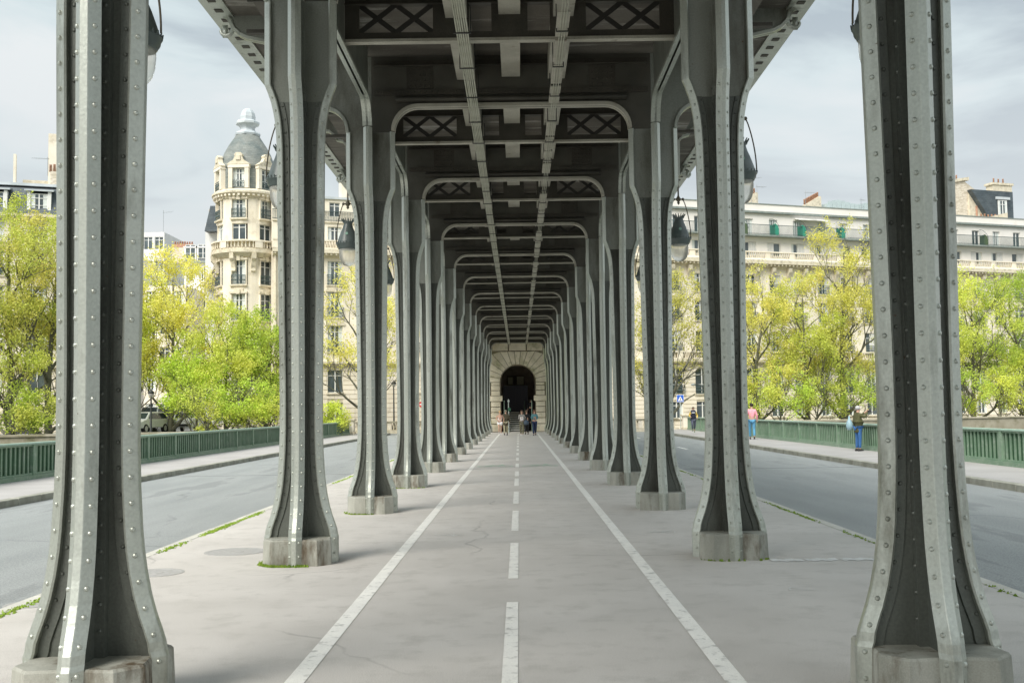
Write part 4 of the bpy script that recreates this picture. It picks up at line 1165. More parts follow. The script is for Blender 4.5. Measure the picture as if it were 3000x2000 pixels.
for a in WA:
    for i, (z, h_) in enumerate(lev):
        c, s_ = math.cos(a), math.sin(a)
        put_window(tw, (rT - .22) * c, (rT - .22) * s_, z, 1.12, h_, 'std', rz=a + PI / 2)
        g = MB().box(-.72, .72, -.13, .1, -.14, -.003).mesh('sill', M['stone2']) if ('tsill' not in MATS) else MATS['tsill']; MATS['tsill'] = g
        link('sill', g, tw, ((rT + .02) * c, (rT + .02) * s_, z), a + PI / 2)
        if i not in (5,): put_rail(tw, (rT + .08) * c, (rT + .08) * s_, z - .02, 1.2, .8, rz=a + PI / 2, dep=.08)
        if i in (2, 3, 4, 6):
            if 'tlin' not in MATS:
                MATS['tlin'] = MB().box(-.68, -.575, -.06, .1, 0, 1.9).box(.575, .68, -.06, .1, 0, 1.9).mesh('jamb', M['stone'])
                MATS['tkey'] = MB().box(-.75, .75, -.12, .05, -.1, .06).box(-.16, .16, -.2, -.121, -.16, .22).box(-.4, .4, -.1, .05, .061, .3).mesh('keystone', M['stone2'])
            link('jamb', MATS['tlin'], tw, (rT * c, rT * s_, z), a + PI / 2, scale=(1, 1, h_ / 1.9)); link('keystone', MATS['tkey'], tw, (rT * c, rT * s_, z + h_ + .1), a + PI / 2)
def ring(prof, name, m_, n=40, smooth=False): return MB().lathe(prof, n).obj(name, M[m_], tw, smooth=smooth)
ring([(rT - .1, 19.35), (rT + .08, 19.4), (rT + .12, 19.55), (rT + .38, 19.75), (rT + .46, 19.8), (rT + .46, 19.95), (rT + .36, 20.0), (rT + .2, 20.15), (rT - .1, 20.2)], 'cornice', 'stone2')
g = MB()
for k in range(44):
    a = 2 * PI * k / 44; g.obox(((rT + .27) * math.cos(a), (rT + .27) * math.sin(a), 19.64), (math.cos(a), math.sin(a), 0), (-math.sin(a), math.cos(a), 0), (0, 0, 1), .10, .09, .08)
g.obj('dentils', M['stone'], tw)
ring([(rT - .1, 5.5), (rT + .28, 5.6), (rT + .35, 5.8), (rT - .1, 5.9)], 'string_course', 'stone2')
ring([(rT - .1, 14.45), (rT + .12, 14.5), (rT + .40, 14.75), (rT + .52, 14.85), (rT + .52, 15.1), (rT + .42, 15.12), (rT + .42, 15.22), (rT - .1, 15.23)], 'balcony', 'stone2')
g = MB()
for k in range(60):
    a = 2 * PI * k / 60
    if k % 10 < 2: g.obox(((rT + .4) * math.cos(a), (rT + .4) * math.sin(a), 15.5), (math.cos(a), math.sin(a), 0), (-math.sin(a), math.cos(a), 0), (0, 0, 1), .07, .16, .27)
    else: link('baluster', BALM, tw, ((rT + .4) * math.cos(a), (rT + .4) * math.sin(a), 15.24))
g.lathe([(rT + .30, 15.76), (rT + .50, 15.76), (rT + .50, 15.88), (rT + .30, 15.88)], 40); g.obj('balustrade', M['stone'], tw)
cmesh = MB().prism([(-.55, 14.8), (-.52, 14.35), (-.30, 14.1), (-.15, 13.6), (-.18, 13.35), (0.1, 13.3), (0.1, 14.8)], 'x', -.18, .18).mesh('console', M['stone2'])
for k in range(8):
    a = WA[2] + R(27) + k * R(54) if k < 7 else 0
    link('console', cmesh, tw, (rT * math.cos(a), rT * math.sin(a), 0), a + PI / 2)
# dome storey
ring_wall(rT - .12, 20.2, 22.3, [(a, .24, 20.3, 21.85) for a in WA], 'dome', 'slate_drum', thick=.3)
for a in WA:
    c, s_ = math.cos(a), math.sin(a); rz = a + PI / 2
    put_window(tw, (rT - .2) * c, (rT - .2) * s_, 20.3, 1.02, 1.55, 'grid', rz=rz)
    if 'dorm' not in MATS:
        MATS['dorm'] = MB().box(-.85, -.52, -.12, .3, 0, 1.7).box(.52, .85, -.12, .3, 0, 1.7).box(-.9, .9, -.16, .3, 1.701, 1.95).mesh('dormer_surround', M['stone'])
        MATS['ped'] = MB().prism([(-1.0, 1.951), (1.0, 1.951), (.72, 2.16), (.45, 2.32), (.30, 2.62), (.36, 2.78), (.20, 2.95), (-.20, 2.95), (-.36, 2.78), (-.30, 2.62), (-.45, 2.32), (-.72, 2.16)], 'y', -.18, .25).box(-.2, .2, -.26, -.181, 2.3, 2.7).mesh('pediment', M['stone2'], bevel=.02)
    link('dormer_surround', MATS['dorm'], tw, (rT * c, rT * s_, 20.2), rz); link('pediment', MATS['ped'], tw, (rT * c, rT * s_, 20.2), rz)
    put_rail(tw, (rT + .14) * c, (rT + .14) * s_, 20.22, 1.0, .55, rz=rz, dep=.0)
sz_ = lambda L_: [(a, 22.0 + (b - 22.0) * 1.115) for a, b in L_]
ring(sz_([(2.42, 22.0), (2.36, 22.3), (2.16, 22.9), (1.95, 23.4), (1.66, 23.9), (1.38, 24.3), (1.12, 24.65), (1.0, 24.82), (.9, 24.85)]), 'dome', 'dome', 40, True)
ring(sz_([(.9, 24.8), (1.08, 24.82), (1.12, 24.95), (1.02, 25.08), (.8, 25.12), (.62, 25.3), (.62, 25.45), (.85, 25.68), (1.02, 25.72), (1.02, 25.88), (.9, 25.98), (.66, 26.02), (.68, 26.3), (.60, 26.6), (.42, 26.85), (.2, 26.96), (.01, 27.0)]), 'lantern', 'zinc', 8)
# street side wing of the tower block
t = thing('street_wing', 'cream stone flank of the tower block receding down the side street', 'building', (TX - 1.6, TY + 1.6, 0), R(111))
holes = []
for i in range(7):
    for z, h_ in lev[:6]: holes.append((1.6 + i * 2.9 - .55, 1.6 + i * 2.9 + .55, z, z + h_))
wall_with_holes(0, 22, -.5, 15.2, holes, -.4, 0).obj('wall', M['stone'], t)
for a, b, c, d in holes: put_window(t, (a + b) / 2, -.2, c, b - a, d - c, 'std', rz=PI); 
for a, b, c, d in holes:
    if c > 6: put_rail(t, (a + b) / 2, .1, c - .02, 1.2, .8, rz=PI, dep=.08)
MB().box(0, 22, .0, .5, 14.6, 15.0).box(0, 22, .0, 1.1, 15.0, 15.3).obj('cornice', M['stone2'], t)
g = MB(); 
for i in range(36): g.box(.2 + i * .6, .5 + i * .6, .501, .95, 14.65, 14.99)
g.obj('cornice_brackets', M['stone2'], t)
MB().box(0, 22, -8, -.41, -.5, 17.5).obj('rear_volume', M['stone'], t)

# far-left quay building with mansard
xf0 = -62.0; Lf = (-30.2 - xf0) / math.cos(th)
fl_f = [dict(z=.6, h=1.7, w=1.9, style='std', skip=lambda i: i % 2), dict(z=3.4, h=2.1, w=1.4, style='std', lintel=1), dict(z=6.6, h=2.0, w=1.3, rail='each', lintel=1), dict(z=9.6, h=2.0, w=1.3, rail='each', lintel=1),
        dict(z=12.4, h=1.9, w=1.3, rail='each'), dict(z=15.0, h=1.5, w=1.3)]
bF, hf = building('mansard_block', 'cream apartment house with blue slate mansard at the far left', xf0, fy, Lf, fl_f, 'stone', 17.0, stonef=(-.3, 5.2), seed=12, bay=3.1, first=1.5)
cornice(bF, 0, Lf, 16.7, .45, .4); cornice(bF, 0, Lf, 5.25, .3, .3)
MB().prism([(-.30, 17.1), (.9, 19.35), (1.6, 19.5), (9, 19.5), (9, 17.1)], 'x', 0, Lf).obj('mansard_roof', M['roof'], bF)
MB().box(0, Lf, .85, 1.7, 19.51, 19.72).obj('roof_ridge', M['zinc'], bF)
for i in range(10):
    xx = 1.5 + 3.1 * i
    if xx > Lf - 1: continue
    MB().box(xx - .85, xx - .62, -.1, 1.2, 17.15, 18.9).box(xx + .62, xx + .85, -.1, 1.2, 17.15, 18.9).obj('dormer_cheeks', M['frame'], bF)
    put_window(bF, xx, .0, 17.3, 1.22, 1.45, 'grid')
    MB().prism([(-.25, 18.91), (1.3, 19.25), (1.3, 19.35), (-.25, 19.03)], 'x', xx - 1.05, xx + 1.05).obj('dormer_roof', M['zinc'], bF)
def s_f(px):
    k = (px - 1191) / F; x = (92.5 * k + .06) / (1 - .34 * k); return (x - xf0) / math.cos(th)
MB().box(s_f(97), s_f(135), 2, 4, 19.5, 24.0).obj('chimney', M['stone'], bF); pots(bF, s_f(104), 1.7, 20.9, 3)
MB().box(s_f(104), s_f(120), 1.6, 1.99, 19.5, 20.9).obj('chimney', M['rubble'], bF)
MB().box(s_f(14), s_f(20), 2, 2.5, 19.5, 22.2).obj('chimney', M['stone'], bF)
MB().box(s_f(35), s_f(96), 2.5, 6, 19.5, 20.3).obj('roof_parapet', M['stone2'], bF)
antenna(bF, s_f(98), 1.5, 20.5, 1.5, PI * .9)
# garage doorway with carved surround
sx_ = s_f(55); sd_ = MB().box(-1.6, 1.6, -.12, -.02, -.4, 2.15).obj('carved_doorway', M['stone2'], bF, loc=(sx_, 0, 0))
MB().box(-1.05, 1.05, -.16, -.13, -.4, 1.75).obj('garage_door', M['black'], bF, loc=(sx_, 0, 0))
g = MB()
for k in range(9): 
    a0, a1 = 180 * k / 9, 180 * (k + 1) / 9
    g.prism([(1.2 * math.cos(R(a0)), 1.7 + .55 * math.sin(R(a0))), (1.2 * math.cos(R(a1)), 1.7 + .55 * math.sin(R(a1))), (1.65 * math.cos(R(a1)), 1.7 + .95 * math.sin(R(a1))), (1.65 * math.cos(R(a0)), 1.7 + .95 * math.sin(R(a0)))], 'y', -.3, -.121)
g.obj('door_arch', M['stone2'], bF, loc=(sx_, 0, 0))

# houses further down the side street
def far_house(px0, px1, y, ztop, wall, label, mansard=0, rows=5, cols=3, name='far_house', lit=None, depth=10):
    x0, x1 = px2x(px0, y), px2x(px1, y)
    t = thing(name, label, 'building', (x0, y, 0))
    W = x1 - x0; holes = []
    for r_ in range(rows):
        for c_ in range(cols):
            cx = W * (c_ + .5) / cols; z = ztop - mansard - 2.2 - r_ * 3.0
            if z < 0: continue
            holes.append((cx - .55, cx + .55, z, z + 1.6)); put_window(t, cx, .15, z, 1.1, 1.6, 'std')
    wall_with_holes(0, W, -.5, ztop - mansard, holes, 0, .3).obj('wall', M[wall], t)
    MB().box(0, W, .35, depth, -.5, ztop - mansard - .01).obj('rear_volume', M[wall], t)
    if mansard:
        MB().prism([(-.2, ztop - mansard), (.7, ztop), (depth, ztop), (depth, ztop - mansard)], 'x', 0, W).obj('mansard_roof', M['roof'], t)
        for c_ in range(cols):
            cx = W * (c_ + .5) / cols; put_window(t, cx, -.1, ztop - mansard + .35, 1.15, 1.6, 'grid')
            MB().box(cx - .75, cx - .576, -.15, .9, ztop - mansard + .1, ztop - .3).box(cx + .576, cx + .75, -.15, .9, ztop - mansard + .1, ztop - .3).box(cx - .8, cx + .8, -.2, 1.2, ztop - .299, ztop - .15).obj('dormer', M['frame'], t)
        MB().box(-.1, W + .1, -.35, 0, ztop - mansard - .15, ztop - mansard + .05).obj('gutter', M['gutter'], t)
    return t
h1 = far_house(422, 480, 118, 20.8, 'white', 'white house with slate mansard and terracotta stack beyond the left street', 1.9, 5, 2)
MB().box(-1.8, .6, 1, 2.2, 19, 21.1).obj('chimney', M['rubble'], h1); MB().box(-1.82, .62, .98, 2.22, 20.75, 21.12).obj('chimney_course', M['terra'], h1); pots(h1, -1.6, 1.6, 21.12, 8, dx=.28, h_=.3)
h2 = far_house(300, 375, 132, 24.8, 'grey', 'plain grey-white gable block far behind the left trees', 0, 5, 3)
antenna(h2, 3, 3, 24.8, 3.4)
h3 = far_house(470, 500, 108, 21.4, 'grey', 'narrow grey party wall with brick chimney beside the tower', 0, 0, 1)
MB().box(.35, .8, .0, 1.5, 21.4, 22.9).obj('chimney', M['rubble'], h3); MB().prism([(0.3, 20.4), (3.5, 20.4), (3.5, 23.0), (.9, 23.0)], 'y', -1.3, -.05).obj('slate_roof', M['roof'], h3)
far_house(330, 425, 112, 15.5, 'stone', 'low pale stone house at the head of the side street', 0, 5, 3)
far_house(240, 300, 120, 20, 'white', 'white house hidden behind the nearest left column', 0, 5, 3)

# ------------------------------------------------------------------ trees
def tree(x, y, h, rad, leaf, label, seed, z0=-.5, leaves=26000, lean=0.0, trunk_h=.22, lsize=.13, low=.16, bare=0.0):
    r = random.Random(seed); nr = np.random.default_rng(seed)
    t = thing('plane_tree', label, 'tree', (x, y, z0), 0, 'spring trees along the quay')
    H = h - z0
    trunk = MB(); twigs = []
    cz = H * (low + 1) / 2; rz_ = H * (1 - low) / 2
    def inside(p, k=1.0): 
        return ((p.x - lean * .4) / (rad * k)) ** 2 + (p.y / (rad * k)) ** 2 + ((p.z - cz) / (rz_ * k)) ** 2 < 1
    def grow(p, d, L, rr, depth):
        nseg = 3 if depth < 3 else 2
        pts = [p.copy()]; rs = [rr]; q = p.copy(); dd = d.copy()
        for i in range(nseg):
            dd = (dd + Vector((r.uniform(-1, 1), r.uniform(-1, 1), r.uniform(-.4, .8))) * .20).normalized()
            q = q + dd * (L / nseg); pts.append(q.copy()); rs.append(rr * (1 - .42 * (i + 1) / nseg))
        trunk.tube(pts, rs, 6 if depth < 2 else (4 if depth < 4 else 3), caps=False)
        if depth >= 3: twigs.append((pts[0], pts[-1], depth))
        if depth >= 5 or rr < .004: return
        if depth > 1 and not inside(q, 1.04): return
        n_ = 4 if depth < 3 else 3
        for i in range(n_):
            a = r.uniform(0, 2 * PI); sp_ = r.uniform(.3, .85)
            ax = dd.orthogonal().normalized(); ax.rotate(Matrix.Rotation(a, 3, dd))
            nd = (dd * math.cos(sp_) + ax * math.sin(sp_) + Vector((0, 0, .22))).normalized()
            base = pts[-1] if i < 2 else pts[-2] * .5 + pts[-1] * .5
            grow(base, nd, L * r.uniform(.60, .80), rs[-1] * (.82 if i == 0 else r.uniform(.5, .7)), depth + 1)
    # leader and limbs
    th_ = H * trunk_h; r0_ = H * .017
    npt = 9; lead = []
    wx, wy = r.uniform(-1, 1), r.uniform(-1, 1)
    for i in range(npt):
        q = i / (npt - 1); lead.append(Vector((lean * q + wx * .5 * math.sin(q * 5), wy * .5 * math.sin(q * 4 + 1), H * .86 * q)))
    trunk.tube(lead, [r0_ * (1.3 if i == 0 else 1.0) * (1 - .85 * i / (npt - 1)) for i in range(npt)], 7, caps=False)
    nl = 15; a = r.uniform(0, 6)
    for i in range(nl):
        q = trunk_h + (.80 - trunk_h) * (i / (nl - 1)) ** 1.15
        k_ = q * (npt - 1); i0 = min(int(k_), npt - 2); p = lead[i0].lerp(lead[i0 + 1], k_ - i0)
        a += 2.4 + r.uniform(-.4, .4); sp_ = r.uniform(.75, 1.15) * (1.0 - .45 * q)
        d = Vector((math.cos(a) * math.sin(sp_), math.sin(a) * math.sin(sp_), math.cos(sp_))).normalized()
        Lm = rad * (.62 - .22 * abs(q - .35)) * r.uniform(.8, 1.15)
        grow(p, d, Lm, r0_ * (.62 - .45 * q) * r.uniform(.8, 1.1), 1)
    trunk.obj('trunk', M['bark'], t)
    # leaves along the twigs
    tw_ = [q for q in twigs if inside((q[0] + q[1]) * .5, 1.08)]
    if not tw_: tw_ = twigs
    A = np.array([tuple(q[0]) for q in tw_]); B = np.array([tuple(q[1]) for q in tw_])
    wgt = nr.gamma(1.6, 1.0, len(A)) * np.array([{2: .2, 3: .4, 4: .8, 5: 1.1, 6: 1.1}[min(q[2], 6)] for q in tw_])
    idx = nr.choice(len(A), leaves, p=wgt / wgt.sum())
    u = nr.random((leaves, 1)) ** .7
    C = A[idx] * (1 - u) + B[idx] * u + nr.normal(0, .16, (leaves, 3))
    e1 = nr.normal(0, 1, (leaves, 3)); e1 /= np.linalg.norm(e1, axis=1, keepdims=True)
    e2 = nr.normal(0, 1, (leaves, 3)); e2 -= (e2 * e1).sum(1, keepdims=True) * e1; e2 /= np.linalg.norm(e2, axis=1, keepdims=True)
    s_ = nr.uniform(.6, 1.25, (leaves, 1)) * lsize
    V = np.stack([C - e1 * s_ * .5, C + e2 * s_ * .36 + e1 * s_ * .05, C + e1 * s_ * .6, C - e2 * s_ * .36 + e1 * s_ * .05], 1).reshape(-1, 3)
    me = bpy.data.meshes.new('crown'); me.vertices.add(len(V)); me.vertices.foreach_set('co', V.ravel())
    me.loops.add(leaves * 4); me.loops.foreach_set('vertex_index', np.arange(leaves * 4, dtype=np.int32))
    me.polygons.add(leaves); me.polygons.foreach_set('loop_start', np.arange(0, leaves * 4, 4, dtype=np.int32)); me.polygons.foreach_set('loop_total', np.full(leaves, 4, dtype=np.int32))
    me.materials.append(M[leaf]); me.update(); me.validate()
    link('crown', me, t)
    return t
TR = [(20, 66, 15.2, 4.6, 'leafg', 'tall yellow-green tree at the left edge of the picture', 28000, 0),
      (118, 68, 14.6, 4.2, 'leafy', 'yellow-green tree just left of the nearest left column', 22000, 0),
      (395, 74, 13.2, 3.7, 'leafy', 'round yellow tree between the nearest left column and the domed tower', 26000, 0),
      (300, 73, 12.2, 3.0, 'leafg', 'lime tree hidden behind the nearest left column', 14000, 0),
      (520, 71, 8.8, 3.2, 'leafg', 'low lime-green tree in front of the domed tower', 20000, 0),
      (615, 72, 8.6, 2.7, 'leafd', 'small bright green tree left of the second left column', 14000, 0),
      (440, 70, 5.8, 2.4, 'leafd', 'low green tree before the side street with parked cars', 9000, 0),
      (840, 78, 12.6, 4.3, 'leafy', 'sparse plane tree with big bare limbs between the second and third left columns', 15000, 0),
      (1530, 80, 12.6, 3.8, 'leafy', 'sparse yellow plane tree seen between the second and third right columns', 13000, 0),
      (1745, 84, 12.6, 3.7, 'leafy', 'yellow plane tree right of the second right column', 19000, 0),
      (1850, 84, 12.4, 3.2, 'leafg', 'lime plane tree behind the person in the green parka', 15000, 0),
      (1940, 86, 16.6, 4.3, 'leafy', 'tallest yellow plane tree just left of the nearest right column', 24000, 0),
      (2100, 88, 13.2, 3.6, 'leafg', 'plane tree behind the nearest right column', 10000, 0),
      (2235, 89, 13.0, 3.9, 'leafg', 'lime plane tree just right of the nearest right column', 22000, 0),
      (2340, 90, 12.8, 4.2, 'leafd', 'green plane tree at the right edge of the picture', 22000, 0)]
for i, (px, y, h, rad, lf, lab, nl, ln) in enumerate(TR):
    bare = lf == 'leafy' and 800 < px < 1600
    tree(px2x(px, y), y, h, rad * 1.12, lf, lab, 40 + i, leaves=int(nl * (1.08 if not bare else .85)), trunk_h=.05 if not bare else .12, lsize=.135, low=.02 if not bare else .2)

for i, (px, off, h_, rad_, lf) in enumerate([(30, 2.5, 3.6, 2.4, 'leafd'), (100, 2.2, 3.0, 2.0, 'leafg'), (480, 3, 3.4, 2.2, 'leafg'), (560, 3, 3.8, 2.5, 'leafd'), (630, 3, 3.4, 2.0, 'leafg'), (760, 6, 2.2, 1.3, 'leafg'),
        (1735, 4, 4.4, 2.4, 'leafg'), (1800, 4, 4.8, 2.5, 'leafd'), (1880, 4, 4.2, 2.3, 'leafg'), (1960, 4, 4.6, 2.5, 'leafd'), (2215, 3, 4.4, 2.5, 'leafd'), (2290, 3, 3.8, 2.4, 'leafg'), (2350, 3, 4.2, 2.4, 'leafg')]):
    k_ = (px - 1191) / F; x_ = (70.5 * k_ + .06) / (1 - .34 * k_); y_ = qy(x_) + off
    where = {30: 'at the left edge under the tall yellow-green tree', 100: 'just left of the nearest left column', 480: 'left of the tower foot behind the left railing', 560: 'in front of the domed tower foot', 630: 'just left of the second left column', 760: 'before the rusticated wall between the second and third left columns',
             1735: 'behind the person in the pink sweater', 1800: 'right of the person in the pink sweater', 1880: 'left of the person in the green parka', 1960: 'behind the person in the green parka', 2215: 'just right of the nearest right column', 2290: 'behind the right railing near the picture edge', 2350: 'at the right edge of the picture'}[px]
    t = tree(px2x(px, y_), y_, h_, rad_, lf, 'low leafy bush ' + where, 90 + i, leaves=3600, trunk_h=.05, lsize=.13, low=.0)
    t.name = 'bush'; t['category'] = 'bush'; t['group'] = 'bushes behind the quay parapet'

# moss and weeds
def moss_strip(x, y0, y1, wid, n_, seed, label_=None):
    nr = np.random.default_rng(seed); g = MB()
    yy = y0 + (y1 - y0) * nr.random(n_); clump = .5 + .5 * np.sin(yy * 2.1 + seed) * np.sin(yy * .83 + 1.7 * seed)
    for i in range(n_):
        if nr.random() > clump[i] * .95 - .22: continue
        xx = x + nr.normal(0, wid); s_ = nr.uniform(.008, .026); a = nr.uniform(0, PI * 2); h_ = nr.uniform(.006, .024)
        p_ = [(xx + s_ * math.cos(a + k * 2.1), yy[i] + s_ * math.sin(a + k * 2.1), .002) for k in range(3)]
        g.add(p_ + [(xx, yy[i], h_)], [(0, 1, 3), (1, 2, 3), (2, 0, 3)])
    return stuff(g.obj('moss', M['moss']))
moss_strip(-4.30, 5, 22, .028, 9000, 1); moss_strip(-4.31, 22, 60, .03, 5000, 2)
moss_strip(4.31, 9, 26, .02, 2600, 3); moss_strip(4.31, 26, 60, .022, 3500, 4)
def moss_ring(cx, cy, n_, seed, arcs):
    nr = np.random.default_rng(seed); g = MB()
    for i in range(n_):
        a = R(nr.uniform(*arcs)); q = .40 / max(abs(math.cos(a)), abs(math.sin(a))); q = min(q, .455)
        xx, yy = cx + math.cos(a) * (q + abs(nr.normal(0, .018))), cy + math.sin(a) * (q + abs(nr.normal(0, .018))); s_ = nr.uniform(.008, .024)
        p_ = [(xx + s_ * math.cos(a + k * 2.1), yy + s_ * math.sin(a + k * 2.1), .002) for k in range(3)]
        g.add(p_ + [(xx, yy, nr.uniform(.008, .035))], [(0, 1, 3), (1, 2, 3), (2, 0, 3)])
    stuff(g.obj('moss', M['moss']))
moss_ring(-2.39, (2 * S + C0) * KS, 420, 5, (185, 290)); moss_ring(-2.39, (3 * S + C0) * KS, 90, 6, (180, 280)); moss_ring(-2.39, (4 * S + C0) * KS, 60, 8, (180, 330)); moss_ring(2.39, (2 * S + C0) * KS, 30, 9, (215, 330))

# ------------------------------------------------------------------ people
def skin_obj(name, verts, edges, radii, m_, parent, root=0, sub=2, smooth=True):
    me = bpy.data.meshes.new(name); me.from_pydata([tuple(v) for v in verts], edges, []); me.materials.append(m_)
    o = link(name, me, parent)
    sk = o.modifiers.new('skin', 'SKIN'); sk.use_smooth_shade = True
    if not me.skin_vertices: return o
    for i, r_ in enumerate(radii):
        sv = me.skin_vertices[0].data[i]; sv.radius = (r_, r_) if not isinstance(r_, tuple) else r_; sv.use_root = (i == root)
    s_ = o.modifiers.new('sub', 'SUBSURF'); s_.levels = sub; s_.render_levels = sub
    return o
SKIN = flat('skin', (.55, .33, .24), .55)
def person(px, y, z0, h, facing, label, arms, legs, top, bottom, hair, shoes=(.03, .03, .03), shorts=False, sleeves='long', coat=0.0, hairlen='short', lean=0.0, topm=None, bulk=1.0, hat=None):
    """facing: degrees, 0 looks towards the viewer. arms/legs: joint offsets"""
    k = h / 1.75
    t = thing('person', label, 'person', (px2x(px, y), y, z0), R(facing))
    V = lambda *a: Vector(a) * k
    pel = V(0, 0, .95); sp1 = V(0, -lean * .5, 1.12); ch = V(0, -lean, 1.32); nk = V(0, -lean * 1.1, 1.50); hd = V(0, -lean * 1.2 - .01, 1.60); hd2 = V(0, -lean * 1.2 - .015, 1.69)
    nose = V(0, -lean * 1.2 - .105, 1.615)
    verts = [pel, sp1, ch, nk, hd, hd2, nose]; edges = [(0, 1), (1, 2), (2, 3), (3, 4), (4, 5), (4, 6)]
    rad = [.125, .11, .125, .052, .082, .078, .016]
    tv = [pel + V(0, 0, .02), sp1, ch, nk - V(0, 0, .035)]; te = [(0, 1), (1, 2), (2, 3)]; tr = [(.165 * bulk, .12 * bulk), (.15 * bulk, .115 * bulk), (.165 * bulk, .13 * bulk), .066]
    if coat: tv.append(pel - V(0, 0, coat)); te.append((0, 4)); tr.append((.19 * bulk, .15 * bulk))
    lv = [pel + V(0, 0, .03)]; le = []; lr = [(.15, .115)]
    for sg, (el, wr) in zip((-1, 1), arms):
        sh = ch + V(sg * .165, 0, .09); elb = V(sg * el[0], el[1], el[2]); wri = V(sg * wr[0], wr[1], wr[2])
        b = len(verts); d = (wri - elb).normalized(); side = d.cross(Vector((1, 0, 0)) if abs(d.x) < .8 else Vector((0, 1, 0))).normalized()
        palm = wri + d * .07 * k
        verts += [sh, elb, wri, palm]; rad += [.052, .038, .026, .034]; edges += [(2, b), (b, b + 1), (b + 1, b + 2), (b + 2, b + 3)]
        for j, (of, ln_) in enumerate(((-.028, .065), (-.01, .078), (.01, .074), (.028, .058))):
            q = len(verts); f1 = palm + side * of * k + d * ln_ * .55 * k; f2 = f1 + (d * .5 + side.cross(d) * .35).normalized() * ln_ * .5 * k
            verts += [f1, f2]; rad += [.0095, .008]; edges += [(b + 3, q), (q, q + 1)]
        q = len(verts); verts += [wri + d * .04 * k - side * .045 * k, wri + d * .075 * k - side * .065 * k]; rad += [.011, .009]; edges += [(b + 2, q), (q, q + 1)]
        bb = len(tv)
        if sleeves == 'long': tv += [sh, elb, wri - d * .01]; te += [(2, bb), (bb, bb + 1), (bb + 1, bb + 2)]; tr += [.078 * bulk, .058 * bulk, .042 * bulk]
        elif sleeves == 'short': tv += [sh, sh.lerp(elb, .55)]; te += [(2, bb), (bb, bb + 1)]; tr += [.075, .06]
        else: tv += [sh - V(sg * .05, 0, -.0)]; te += [(2, bb)]; tr += [.05]
    for sg, (kn, an_, ft) in zip((-1, 1), legs):
        hp = V(sg * .09, 0, .90); kne = V(sg * kn[0], kn[1], kn[2]); ank = V(sg * an_[0], an_[1], an_[2]); toe = ank + V(0, ft[0], ft[1])
        b = len(verts); verts += [hp, kne, ank, toe]; rad += [.085, .055, .036, .03]; edges += [(0, b), (b, b + 1), (b + 1, b + 2), (b + 2, b + 3)]
        bb = len(lv)
        if shorts: lv += [hp, hp.lerp(kne, .5)]; le += [(0, bb), (bb, bb + 1)]; lr += [.105, .10]
        else: lv += [hp, kne, ank + V(0, 0, .03)]; le += [(0, bb), (bb, bb + 1), (bb + 1, bb + 2)]; lr += [.105, .072, .058]
        sh_ = MB(); heel = ank + V(0, .05, -.055); d = (toe - heel); d = d.normalized()
        sh_.loft([[heel + Vector((a * .038 * k, 0, b_)) + d * q_ * k for a, b_ in ((-1, -.02 * k), (1, -.02 * k), (.8, hh * k), (-.8, hh * k))] for q_, hh in ((-.03, .05), (.03, .075), (.12, .05), (.21, .015))])
        sh_.obj('shoe', flat('shoe_%d' % int(shoes[0] * 100), shoes), t, smooth=False, bevel=.008)
    skin_obj('body', verts, edges, [x * k if not isinstance(x, tuple) else x for x in rad], SKIN, t, sub=1)
    sc = lambda L_: [tuple(q * k for q in x) if isinstance(x, tuple) else x * k for x in L_]
    skin_obj('top', tv, te, sc(tr), topm or flat('cloth_%d_%d' % (int(px), int(top[0] * 1000)), top, .85), t, sub=1)
    skin_obj('trousers' if not shorts else 'shorts', lv, le, sc(lr), flat('clothlegs_%d_%d' % (int(px), int(bottom[0] * 1000)), bottom, .85), t, sub=1)
    hm = flat('hair_%d' % int(hair[0] * 1000), hair, .7)
    c = hd.lerp(hd2, .6) + V(0, .018, .012)
    hv = MB()
    for (rr, cc) in ((.098, c),):
        prof = [(.001, -rr * .7), (rr * .75, -rr * .55), (rr * .98, -.1 * rr), (rr * .95, .35 * rr), (rr * .7, .8 * rr), (.001, 1.08 * rr)]
        hv.lathe([(a * k, b_ * k) for a, b_ in prof], 10, cc)
    if hairlen == 'long': 
        hv.tube([c + V(-.06, .03, -.02), c + V(-.085, .03, -.14), c + V(-.08, .01, -.26)], [.045 * k, .05 * k, .02 * k], 6); hv.tube([c + V(.06, .03, -.02), c + V(.085, .03, -.14), c + V(.08, .01, -.26)], [.045 * k, .05 * k, .02 * k], 6)
    hv.obj('hair' if not hat else 'hat', hm, t, smooth=True)
    return t, k
STAND = (((.10, 0, .50), (.10, .02, .075), (-.10, -.04)), ((.10, 0, .50), (.10, .02, .075), (-.10, -.04)))
WALK = (((.09, -.12, .52), (.08, -.22, .09), (-.13, -.02)), ((.09, .02, .50), (.08, .30, .14), (-.09, -.08)))
WALK2 = (((.09, .02, .50), (.08, .28, .13), (-.09, -.08)), ((.09, -.12, .52), (.08, -.20, .085), (-.13, -.02)))
RUN = (((.09, -.30, .62), (.08, -.18, .26), (-.12, .00)), ((.09, .06, .50), (.08, .30, .28), (-.04, -.12)))
DOWN = (((.24, .03, 1.16), (.25, -.06, .92)), ((.24, .03, 1.16), (.25, -.06, .92)))
BENT = (((.27, .06, 1.18), (.20, -.20, 1.12)), ((.27, .10, 1.18), (.24, -.12, 1.04)))
HOLD = (((.22, .02, 1.17), (.05, -.22, 1.22)), ((.22, .02, 1.17), (.08, -.20, 1.12)))
PHOTO = (((.23, -.14, 1.30), (.12, -.36, 1.52)), ((.23, -.16, 1.30), (.08, -.38, 1.50)))
